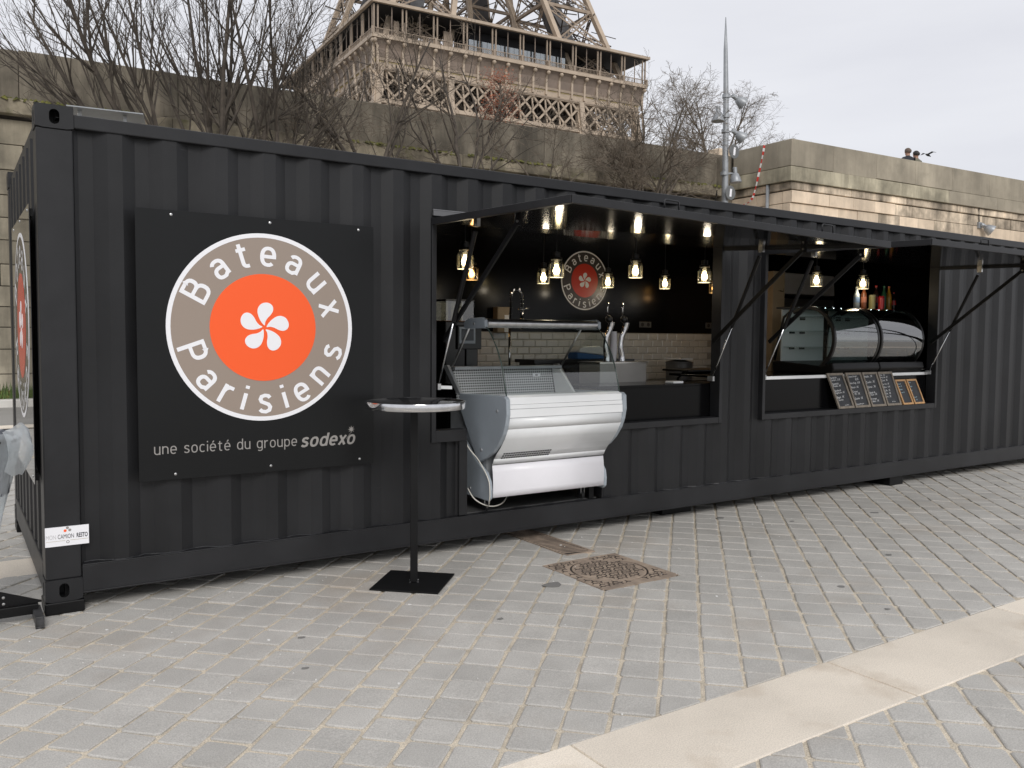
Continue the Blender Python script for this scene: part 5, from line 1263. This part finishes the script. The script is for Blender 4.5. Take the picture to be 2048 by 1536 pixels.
def bare_tree(label, x, y, stems, prm, seed, group='bare trees in front of the quay wall', fork=3.6, z0=0.0, rb=.16, m='bark'):
    """stems: list of (lean_x, lean_y, length, radius, fork height)"""
    rg = random.Random(seed); t = thing('bare_tree', label, 'tree', (x, y, z0), 0, group)
    tr = MB(); cr = MB(); prm['tw'] = MB()
    base = Vector((x, y, z0-.1)); fk = Vector((x, y, z0+fork))
    tr.tube([base, base.lerp(fk, .05), base.lerp(fk, .5), fk, fk + Vector((0, 0, .25))], [rb*1.5, rb*1.15, rb, rb*.85, rb*.4], 9); tr.build('trunk', m, t, smooth=True, fix=False)
    for lx, ly, L, r, fh in stems:
        p = Vector((x, y, z0+fh)); branch(cr, p, Vector((lx, ly, 1)), r, L, 0, rg, prm)
    c_ = cr.build('crown', m, t, fix=False); prm['tw'].build('twigs', 'twig' if prm is not SHOOT else m, c_, fix=False, kind='stuff'); return t
bare_tree('bare tree with a long bough arching out to the left above the sign', 3.6, 13.6, [(-.75, -.1, 4.6, .085, 4.0), (-1.0, -.25, 4.4, .07, 3.9), (-.55, .1, 4.8, .06, 4.2), (-1.3, -.1, 4.0, .05, 4.3), (-.35, -.25, 4.6, .055, 4.1), (-.15, .0, 4.4, .05, 4.2)], SHOOT, 31, fork=4.1)
bare_tree('bare many-stemmed tree rising straight behind the big front sign', 4.55, 13.8, [(-.28, 0, 5.0, .07, 4.1), (-.05, -.15, 5.2, .075, 4.1), (.12, .1, 5.0, .06, 4.1), (.30, -.1, 4.9, .06, 4.0), (-.5, .1, 4.4, .05, 4.1), (.02, .2, 5.2, .05, 4.2)], SHOOT, 32, fork=4.1)
bare_tree('bare upright tree right of the tallest stems at the left', 5.55, 13.5, [(-.12, .0, 4.7, .065, 4.1), (.10, -.1, 4.6, .06, 4.1), (.35, .1, 4.2, .055, 4.0), (.6, -.1, 3.6, .05, 4.1), (-.35, .1, 4.4, .05, 4.2)], SHOOT, 33, fork=4.1)
bare_tree('low spreading bare tree between the upright stems and the tower corner', 6.35, 13.9, [(.55, 0, 3.2, .05, 4.3), (.95, -.15, 2.9, .045, 4.2), (.2, .1, 3.4, .05, 4.3), (1.3, .1, 2.5, .04, 4.3), (-.3, -.2, 3.0, .04, 4.3)], ROUND, 34, fork=4.3, m='bark_l')
bare_tree('bare forked tree above the container, left of the rust-leaved tree', 8.0, 13.7, [(-.42, 0, 3.9, .06, 4.6), (-.12, .1, 4.0, .055, 4.6), (.15, .1, 4.0, .055, 4.6), (.5, -.1, 3.4, .05, 4.7), (-.85, -.1, 3.1, .045, 4.7), (.9, .1, 2.6, .04, 4.7)], ROUND, 35, fork=4.7, rb=.11)
bare_tree('slim bare tree standing before the rust-leaved tree', 10.45, 13.6, [(-.45, 0, 3.9, .055, 4.7), (-.1, .1, 4.2, .06, 4.7), (.2, -.1, 4.0, .05, 4.7), (.5, -.1, 3.6, .05, 4.8), (.95, .1, 3.0, .042, 4.8), (-1.0, -.1, 2.9, .04, 4.8)], ROUND, 36, fork=4.8, rb=.11)
bare_tree('thin low bare tree above the first hatch awning', 13.2, 13.9, [(-.6, 0, 2.2, .032, 5.0), (.2, .1, 2.1, .03, 5.1), (.9, 0, 1.9, .03, 5.0)], ROUND, 37, fork=5.0, rb=.07, m='bark_l')
BUSHY = dict(ROUND); BUSHY['kids'] = (13, 8, 6); BUSHY['wander'] = (.11, .14, .17, .2); BUSHY['ratio'] = (.55, .52, .5)
bare_tree('wide bare shrub tree just left of the lighting mast', 16.5, 13.5, [(-.75, 0, 3.3, .05, 4.6), (-.5, .1, 3.5, .055, 4.6), (-.25, -.1, 3.6, .05, 4.6), (-.05, .1, 3.7, .055, 4.6), (.15, -.1, 3.7, .05, 4.6), (.35, .1, 3.6, .05, 4.6), (.6, -.1, 3.5, .05, 4.6), (.85, 0, 3.3, .05, 4.7), (-1.05, 0, 2.8, .045, 4.7), (1.2, .0, 3.0, .04, 4.8)], BUSHY, 38, fork=4.6, rb=.15, m='bark_l')
bare_tree('pale feathery bare tree behind the wall right of the lighting mast', 26.8, 20.5, [(-.75, 0, 3.6, .06, 1.6), (-.35, .1, 3.9, .06, 1.6), (.0, .1, 3.9, .06, 1.6), (.5, -.1, 3.7, .055, 1.6), (.95, .0, 3.6, .05, 1.5), (1.6, .0, 3.3, .045, 1.5), (-1.2, 0, 3.0, .05, 1.6)], BUSHY, 39, group='trees behind the quay wall', fork=1.7, z0=6.25, rb=.13, m='bark_l')
# rust-leaved tree beyond the wall
rt = thing('rust_leaved_tree', 'tree with rusty brown leaves beyond the quay wall below the tower', 'tree', (25.75, 36.0, 6.25))
MB().tube([(25.75, 36, 6.2), (25.75, 36, 11.0), (25.8, 36, 15.8)], [.22, .16, .03], 8).build('trunk', 'bark', rt, smooth=True)
lf = MB(); rl = random.Random(12); cr_ = MB()
cl = []
for i in range(60):
    t = rl.random()**.8; z = 10.5 + t*5.6; rad_ = 1.9*(1-t*.72)*rl.uniform(.5, 1.0); a = rl.uniform(0, 6.283); cl.append(Vector((25.75+rad_*math.cos(a), 36+rad_*math.sin(a), z)))
    cr_.tube([(25.75, 36, z-.4), cl[-1]], [.03, .008], 3, cap=False)
for c in cl:
    for k in range(120):
        p = c + Vector((rl.gauss(0, .26), rl.gauss(0, .26), rl.gauss(0, .24))); s_ = rl.uniform(.03, .075); a = Vector((rl.gauss(0,1), rl.gauss(0,1), rl.gauss(0,1))).normalized(); b = a.orthogonal().normalized()*s_*.55; a = a*s_
        lf.add([p-a-b*.3, p+b, p+a, p-b], [(0, 1, 2, 3)])
cr_.build('branches', 'bark', rt, fix=False); lf.build('crown', 'rust_leaf', rt, fix=False)

# ================================================================== IRON LATTICE TOWER
TH = R(-3.6776); TC = Vector((110.97, 191.91, 5.4))
tw = thing('lattice_tower', 'huge brown iron lattice tower with its first gallery level, behind the trees', 'tower', TC, TH)
ROOT[tw.name] = Matrix.Identity(4)
HW = 35.4
def face_pt(face, s, off, h):   # s along face (-HW..HW), off = distance outwards from centre
    return {0: (s, -off, h), 1: (-off, -s, h), 2: (-s, off, h), 3: (off, s, h)}[face]
MB().box((-35.4,-35.4,56.9),(35.4,-20,57.55)).box((-35.4,20,56.9),(35.4,35.4,57.55)).box((-35.4,-20,56.9),(-20,20,57.55)).box((20,-20,56.9),(35.4,20,57.55)).build('gallery_floor', 'iron', tw)
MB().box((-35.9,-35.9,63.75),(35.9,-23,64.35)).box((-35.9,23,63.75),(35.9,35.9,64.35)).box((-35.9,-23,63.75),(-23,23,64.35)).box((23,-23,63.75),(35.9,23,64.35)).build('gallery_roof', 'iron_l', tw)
MB().box((-35.2,-35.2,63.55),(35.2,-23.1,63.74)).box((-35.2,23.1,63.55),(35.2,35.2,63.74)).box((-35.2,-23.1,63.55),(-23.1,23.1,63.74)).box((23.1,-23.1,63.55),(35.2,23.1,63.74)).build('roof_soffit', 'dark', tw)  # near-black sheet, paints the shade under the gallery roof
NB = 20; PT = 2*HW/NB
for fc in (0, 1):
    F = lambda s, o, h: Vector(face_pt(fc, s, o, h))
    mb = MB()
    # cove frieze: concave panel leaning back to the name band
    prof = [(35.2, 56.88), (34.7, 56.3), (34.2, 55.2), (33.9, 53.6), (33.85, 53.2)]
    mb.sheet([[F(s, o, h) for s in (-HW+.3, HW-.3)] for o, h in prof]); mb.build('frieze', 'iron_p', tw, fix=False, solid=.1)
    MB().hexa([F(-34, 33.6, 51.4), F(34, 33.6, 51.4), F(34, 34.0, 51.4), F(-34, 34.0, 51.4), F(-34, 33.6, 53.2), F(34, 33.6, 53.2), F(34, 34.0, 53.2), F(-34, 34.0, 53.2)]).build('name_band', 'iron_l', tw)
    for h_ in (51.2, 53.15, 52.9): MB().bar(F(-34.3, 34.1, h_), F(34.3, 34.1, h_), .3, .28).build('moulding', 'iron', tw)
    MB().bar(F(-HW, 35.45, 57.2), F(HW, 35.45, 57.2), .35, .75).build('cornice', 'iron_l', tw)
    # gilt letters read only as small upright dashes at this distance
    rl2 = random.Random(2+fc); gl_ = MB()
    for k in range(NB):
        s0 = -HW + PT*(k+.5)
        for q in range(7): gl_.bar(F(s0-1.15+q*.36, 34.06, 52.45), F(s0-1.15+q*.36, 34.06, 52.45+rl2.uniform(.45, .62)), .16, .08)
    gl_.build('inscription', 'gold', tw, kind='stuff', fix=False)
    # brackets with their round heads
    for k in range(NB+1):
        s = -HW + PT*k; s = max(-HW+.55, min(HW-.55, s))
        c = MB().bar(F(s, 34.15, 51.6), F(s, 34.2, 55.4), .42, .5, up=F(1, 0, 0) - F(0, 0, 0)).bar(F(s, 34.2, 55.2), F(s, 34.95, 56.5), .42, .45, up=F(1, 0, 0)-F(0, 0, 0))
        b_ = c.build('bracket', 'iron_l', tw)
        ball = MB(); ct = F(s, 35.15, 56.35); ball.lathe([(.02, -.5), (.32, -.40), (.5, -.1), (.5, .15), (.3, .42), (.02, .5)], ct, 10); ball.build('bracket_head', 'iron_l', b_, smooth=True)
    # balustrade
    mb = MB(); mb.bar(F(-HW, 35.3, 58.75), F(HW, 35.3, 58.75), .16, .14); mb.bar(F(-HW, 35.3, 57.75), F(HW, 35.3, 57.75), .12, .12)
    s = -HW
    while s < HW: mb.bar(F(s, 35.3, 57.6), F(s, 35.3, 58.75), .085, .085); s += .40
    bal = mb.build('balustrade', 'iron', tw, fix=False)
    for k in range(0, NB+1, 2): MB().bar(F(-HW+PT*k*.999, 35.3, 57.55), F(-HW+PT*k*.999, 35.3, 58.95), .5, .4).build('balustrade_post', 'iron', bal)
    # columns: pairs every second bay, slim one between
    for k in range(0, NB+1, 2):
        s = -HW + PT*k; s = max(-HW+.8, min(HW-.8, s))
        for d in (-.42, .42): MB().bar(F(s+d, 35.0, 57.6), F(s+d, 35.0, 63.6), .30, .30).build('column', 'iron', tw)
        if k < NB:
            MB().bar(F(s+PT, 34.9, 57.6), F(s+PT, 34.9, 63.6), .16, .16).build('column', 'iron_p', tw)
    # glazed pavilion set back in the gallery, dark rooms beyond
    if fc == 0:
        for k in range(22):
            s = -11.5 + k*1.16; MB().hexa([F(s, 31.5, 57.7), F(s+1.08, 31.5, 57.7), F(s+1.08, 31.4, 57.7), F(s, 31.4, 57.7), F(s, 31.5, 61.6), F(s+1.08, 31.5, 61.6), F(s+1.08, 31.4, 61.6), F(s, 31.4, 61.6)]).build('glass_pane', 'pane', tw)
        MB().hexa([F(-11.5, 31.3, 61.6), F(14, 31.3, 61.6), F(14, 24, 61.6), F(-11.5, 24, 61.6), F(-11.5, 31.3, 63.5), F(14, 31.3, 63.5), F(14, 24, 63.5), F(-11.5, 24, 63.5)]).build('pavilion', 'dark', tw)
        MB().hexa([F(-11.5, 28, 57.6), F(14, 28, 57.6), F(14, 26, 57.6), F(-11.5, 26, 57.6), F(-11.5, 28, 61.6), F(14, 28, 61.6), F(14, 26, 61.6), F(-11.5, 26, 61.6)]).build('pavilion', mat('pale_pavilion', (.30, .36, .37), .4), tw)
        for s in (-29, -27.2, -17.5, -16.6): MB().bar(F(s, 32.2, 57.6), F(s, 32.2, 61.9), 1.1, .4).build('screen_panel', 'iron', tw)
    else:
        for k in range(8):
            s = -22 + k*2.6; MB().hexa([F(s, 31.5, 57.7), F(s+2.4, 31.5, 57.7), F(s+2.4, 31.4, 57.7), F(s, 31.4, 57.7), F(s, 31.5, 60.5), F(s+2.4, 31.5, 60.5), F(s+2.4, 31.4, 60.5), F(s, 31.4, 60.5)]).build('glass_pane', 'pane', tw)
        for k in range(4):
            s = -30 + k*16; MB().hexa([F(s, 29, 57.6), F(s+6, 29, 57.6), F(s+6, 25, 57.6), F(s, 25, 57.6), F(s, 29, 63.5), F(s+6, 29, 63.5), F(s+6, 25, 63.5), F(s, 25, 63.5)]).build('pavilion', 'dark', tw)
    # lattice girder under the band: two layers of crossing members
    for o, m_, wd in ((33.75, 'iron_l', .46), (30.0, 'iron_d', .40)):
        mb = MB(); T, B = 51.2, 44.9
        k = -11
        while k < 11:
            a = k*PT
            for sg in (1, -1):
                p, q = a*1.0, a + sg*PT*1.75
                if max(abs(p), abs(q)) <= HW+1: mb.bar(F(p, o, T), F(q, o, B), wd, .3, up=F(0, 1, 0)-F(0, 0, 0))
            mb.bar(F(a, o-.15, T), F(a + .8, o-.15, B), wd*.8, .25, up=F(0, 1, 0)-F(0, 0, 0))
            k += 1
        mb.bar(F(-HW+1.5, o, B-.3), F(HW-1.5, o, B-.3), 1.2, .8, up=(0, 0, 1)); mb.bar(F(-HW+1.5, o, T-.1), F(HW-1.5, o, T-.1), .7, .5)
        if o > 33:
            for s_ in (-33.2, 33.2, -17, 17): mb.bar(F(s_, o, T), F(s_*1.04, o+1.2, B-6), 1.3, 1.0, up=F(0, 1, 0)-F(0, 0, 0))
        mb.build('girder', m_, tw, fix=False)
    # arch ribbon below the girder
    mb = MB(); prev = None
    for k in range(-14, 15):
        s = k*2.3; h = 44.2 - (abs(s)/33)**2*22; p = F(s, 33.6, h); p2 = F(s, 33.6, h-2.6)
        if prev: mb.bar(prev[0], p, .8, .7); mb.bar(prev[1], p2, .8, .7); mb.bar(prev[0], p2, .3, .3); mb.bar(prev[1], p, .3, .3)
        prev = (p, p2)
    mb.build('arch', 'iron_l', tw, fix=False)
# floor beams seen from below, deep in the frame
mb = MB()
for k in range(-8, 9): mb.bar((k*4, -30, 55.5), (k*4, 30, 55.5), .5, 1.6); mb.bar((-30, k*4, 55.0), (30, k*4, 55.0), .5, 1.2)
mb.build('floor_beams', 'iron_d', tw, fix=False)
for s_ in ((-26, -26, 26, -25), (-26, 25, 26, 26), (-26, -25, -25, 25), (25, -25, 26, 25)): MB().box((s_[0], s_[1], 45.5), (s_[2], s_[3], 56.5)).build('dark_backing', 'iron_d', tw)  # solid panels added as dark backing, in place of shade behind the lattice
# four legs, each of four chords with crossed bracing
def Wh(h): return 31.4 - .318*(h-57.6) if h > 57.6 else (31.4 + .2*(57.6-h) if h > 42 else 34.52 + .665*(42-h))
def wh(h): return 14.9 - .055*(h-57.6) if h > 57.6 else 14.9 + .175*(57.6-h)
rt2 = random.Random(77)
for sx in (-1, 1):
    for sy in (-1, 1):
        lv = [0, 14, 28, 42, 51, 57.6, 66.5, 76, 86, 97, 108]
        def cn(h, i, j):       # i,j = 0 outer, 1 inner
            w = Wh(h); k = wh(h); return Vector((sx*(w-k*i), sy*(w-k*j), h))
        ch = MB(); br = MB(); fi = MB()
        for a, b in zip(lv[:-1], lv[1:]):
            for i in (0, 1):
                for j in (0, 1): ch.bar(cn(a, i, j), cn(b, i, j), 1.15, 1.15, up=(1, 0, 0))
            for (c0, c1) in (((0, 0), (1, 0)), ((0, 0), (0, 1)), ((1, 0), (1, 1)), ((0, 1), (1, 1))):
                A, B_, C_, D = cn(a, *c0), cn(a, *c1), cn(b, *c0), cn(b, *c1)
                br.bar(C_, D, .7, .7)
                for p, q in ((A, D), (B_, C_)):
                    dn = (q-p).normalized(); pr = dn.cross((B_-A).normalized().cross(Vector((0, 0, 1)))).normalized()*.55
                    br.bar(p+pr, q+pr, .22, .3); br.bar(p-pr, q-pr, .22, .3)
                    n_ = 9
                    for t in range(n_):
                        u0, u1 = p.lerp(q, t/n_), p.lerp(q, (t+1)/n_); br.bar(u0+pr, u1-pr, .12, .12); br.bar(u0-pr, u1+pr, .12, .12)
            for k in range(34 if a >= 50 else 8):     # stairs, rails and service steelwork inside the leg
                h = rt2.uniform(a, b); u, v = rt2.random(), rt2.random(); w = Wh(h); kk = wh(h)
                p = Vector((sx*(w-kk*u), sy*(w-kk*v), h)); q = p + Vector((rt2.uniform(-5, 5), rt2.uniform(-5, 5), rt2.uniform(-2.5, 2.5)))
                fi.bar(p, q, rt2.uniform(.12, .32), rt2.uniform(.12, .3))
        lg = ch.build('leg', 'iron_l', tw, fix=False); br.build('bracing', 'iron', lg, fix=False); fi.build('service_steel', 'iron_d', lg, fix=False, kind='stuff')
        h0, h1 = 57.8, 100
        def c2(h, u): w = Wh(h); k = wh(h); return Vector((sx*(w-k*u), sy*(w-k*u), h))
        MB().bar(c2(h0, .5), c2(h1, .5), 3.4, 4.2, up=(1, 0, 0)).build('lift_shaft', mat('lift_shaft_grey', (.10, .10, .105), .6, var=.2, scale=.3), lg)
MB().box((-20, -20, 108), (20, 20, 111)).build('upper_platform', 'iron', tw)

# ================================================================== PEOPLE AND A BIRD ON THE PARAPET
def person(label, x, y, z, face, coat, hair, pose, hood=None):
    t = thing('person', label, 'person', (x, y, z), face); ROOT[t.name] = Matrix.Identity(4)
    J = {'pel': (0, 0, .95, .14), 'sp': (0, .02, 1.15, .145), 'ch': (0, .0, 1.35, .16), 'nk': (0, -.02, 1.50, .062), 'hd0': (0, -.04, 1.57, .085), 'hd': (0, -.055, 1.65, .10), 'hd1': (0, -.05, 1.72, .075),
         'lh': (.09, 0, .90, .10), 'lk': (.10, -.02, .50, .065), 'la': (.10, .02, .08, .045), 'lt': (.10, -.14, .04, .04), 'rh': (-.09, 0, .90, .10), 'rk': (-.10, -.02, .50, .065), 'ra': (-.10, .02, .08, .045), 'rt': (-.10, -.14, .04, .04),
         'ls': (.19, .0, 1.40, .075), 'rs': (-.19, .0, 1.40, .075)}
    J.update(pose)
    E = [('pel','sp'),('sp','ch'),('ch','nk'),('nk','hd0'),('hd0','hd'),('hd','hd1'),('pel','lh'),('lh','lk'),('lk','la'),('la','lt'),('pel','rh'),('rh','rk'),('rk','ra'),('ra','rt'),('ch','ls'),('ls','le'),('le','lw'),('lw','lp'),('ch','rs'),('rs','re'),('re','rw'),('rw','rp')]
    for s_ in 'lr':           # five fingers on each hand
        p = Vector(J[s_+'p'][:3]); w = Vector(J[s_+'w'][:3]); d = (p-w).normalized(); sd = d.orthogonal().normalized()
        for k in range(4): q = p + d*(.05-.006*abs(k-1.5)) + sd*(.022*(k-1.5)); J[s_+'f%d' % k] = (*q, .009); E.append((s_+'p', s_+'f%d' % k))
        q = w.lerp(p, .6) + sd*.05 + d*.03; J[s_+'th'] = (*q, .010); E.append((s_+'p', s_+'th'))
    names = list(J); me = bpy.data.meshes.new('body'); me.from_pydata([J[n][:3] for n in names], [(names.index(a), names.index(b)) for a, b in E], [])
    o = bpy.data.objects.new('body', me); COL.objects.link(o); sk = o.modifiers.new('skin', 'SKIN'); o.modifiers.new('sub', 'SUBSURF').levels = 2
    for i, n in enumerate(names): me.skin_vertices[0].data[i].radius = (J[n][3], J[n][3])
    me.skin_vertices[0].data[names.index('pel')].use_root = True
    dg = bpy.context.evaluated_depsgraph_get(); m2 = bpy.data.meshes.new_from_object(o.evaluated_get(dg)); bpy.data.objects.remove(o)
    for k in (coat, 'skin', 'denim'): m2.materials.append(M[k])
    hands = [Vector(J['lp'][:3]), Vector(J['rp'][:3])]
    for p in m2.polygons:
        c = p.center; p.use_smooth = True
        p.material_index = 1 if (c.z > 1.515 or min((c-h).length for h in hands) < .10) and not (c.z < 1.5 and abs(c.x) < .12 and c.z > 1.2) else (2 if c.z < .93 else 0)
    b = bpy.data.objects.new('body', m2); COL.objects.link(b); b.parent = t
    hp = Vector(J['hd'][:3]); hm = MB(); rows = []
    for i in range(7):
        a = R(-28 + i*19.5); rows.append([(hp.x + .112*math.cos(a)*math.cos(2*math.pi*j/16), hp.y + .012 + .122*math.cos(a)*math.sin(2*math.pi*j/16) + (.02 if i < 3 else 0), hp.z + .03 + .118*math.sin(a)) for j in range(17)])
    hm.sheet(rows); hb = hm.build('hair' if not hood else 'hood', hair, t, smooth=True, fix=False)
    fm = MB(); fy = hp.y - .098
    fm.lathe([(.002, -.02), (.013, -.006), (.008, .02), (.002, .03)], (hp.x, fy-.002, hp.z-.01), 8); fm.build('nose', 'skin', t, smooth=True)
    for s_ in (-1, 1):
        MB().lathe([(.001, -.008), (.010, 0), (.001, .008)], (hp.x+s_*.036, fy+.012, hp.z+.015), 8, axis=(0, -1, 0)).build('eye', 'hair_d', t); MB().lathe([(.004, -.03), (.014, 0), (.004, .03)], (hp.x+s_*.102, hp.y, hp.z-.005), 8).build('ear', 'skin', t)
    MB().bar((hp.x-.025, fy+.008, hp.z-.05), (hp.x+.025, fy+.008, hp.z-.05), .012, .01).build('mouth', 'red_hat', t)
    return t
lean = {'le': (.30, -.12, 1.22, .05), 'lw': (.12, -.33, 1.26, .036), 'lp': (.03, -.38, 1.27, .032), 're': (-.30, -.12, 1.22, .05), 'rw': (-.12, -.33, 1.26, .036), 'rp': (-.05, -.38, 1.27, .032)}
hug = dict(lean); hug.update({'le': (.36, .04, 1.28, .05), 'lw': (.50, .06, 1.32, .036), 'lp': (.56, .05, 1.34, .032)})
person('person in a dark jacket with short grey-brown hair behind the parapet', 28.08, 12.75, 6.45, R(158), 'coat_d', 'hair_g', hug)
person('person with dark hair and olive jacket beside the dark-jacketed one', 28.52, 12.70, 6.40, R(168), 'coat_b', 'hair_d', lean)
wave = dict(lean); wave.update({'re': (-.36, -.05, 1.38, .05), 'rw': (-.48, -.10, 1.58, .036), 'rp': (-.50, -.12, 1.66, .032)})
person('person in a dark coat with a red hood and raised hand at the right edge', 36.15, 12.3, 6.50, R(20), 'coat_d', 'red_hat', wave, hood=True)
bd = thing('bird', 'small dark bird flying just right of the couple on the parapet', 'bird', (29.38, 12.8, 8.13))
MB().tube([(29.22, 12.8, 8.16), (29.28, 12.8, 8.165), (29.36, 12.8, 8.16), (29.46, 12.8, 8.14), (29.56, 12.8, 8.12)], [.008, .03, .048, .03, .008], 8).build('body', 'hair_d', bd, smooth=True)
for s_ in (-1, 1): MB().add([(29.31, 12.8, 8.18), (29.42, 12.8, 8.17), (29.46, 12.8+s_*.16, 8.24), (29.40, 12.8+s_*.30, 8.20), (29.33, 12.8+s_*.17, 8.25)], [(0, 1, 2, 4), (4, 2, 3)]).build('wing', 'hair_d', bd, fix=False, solid=.008)
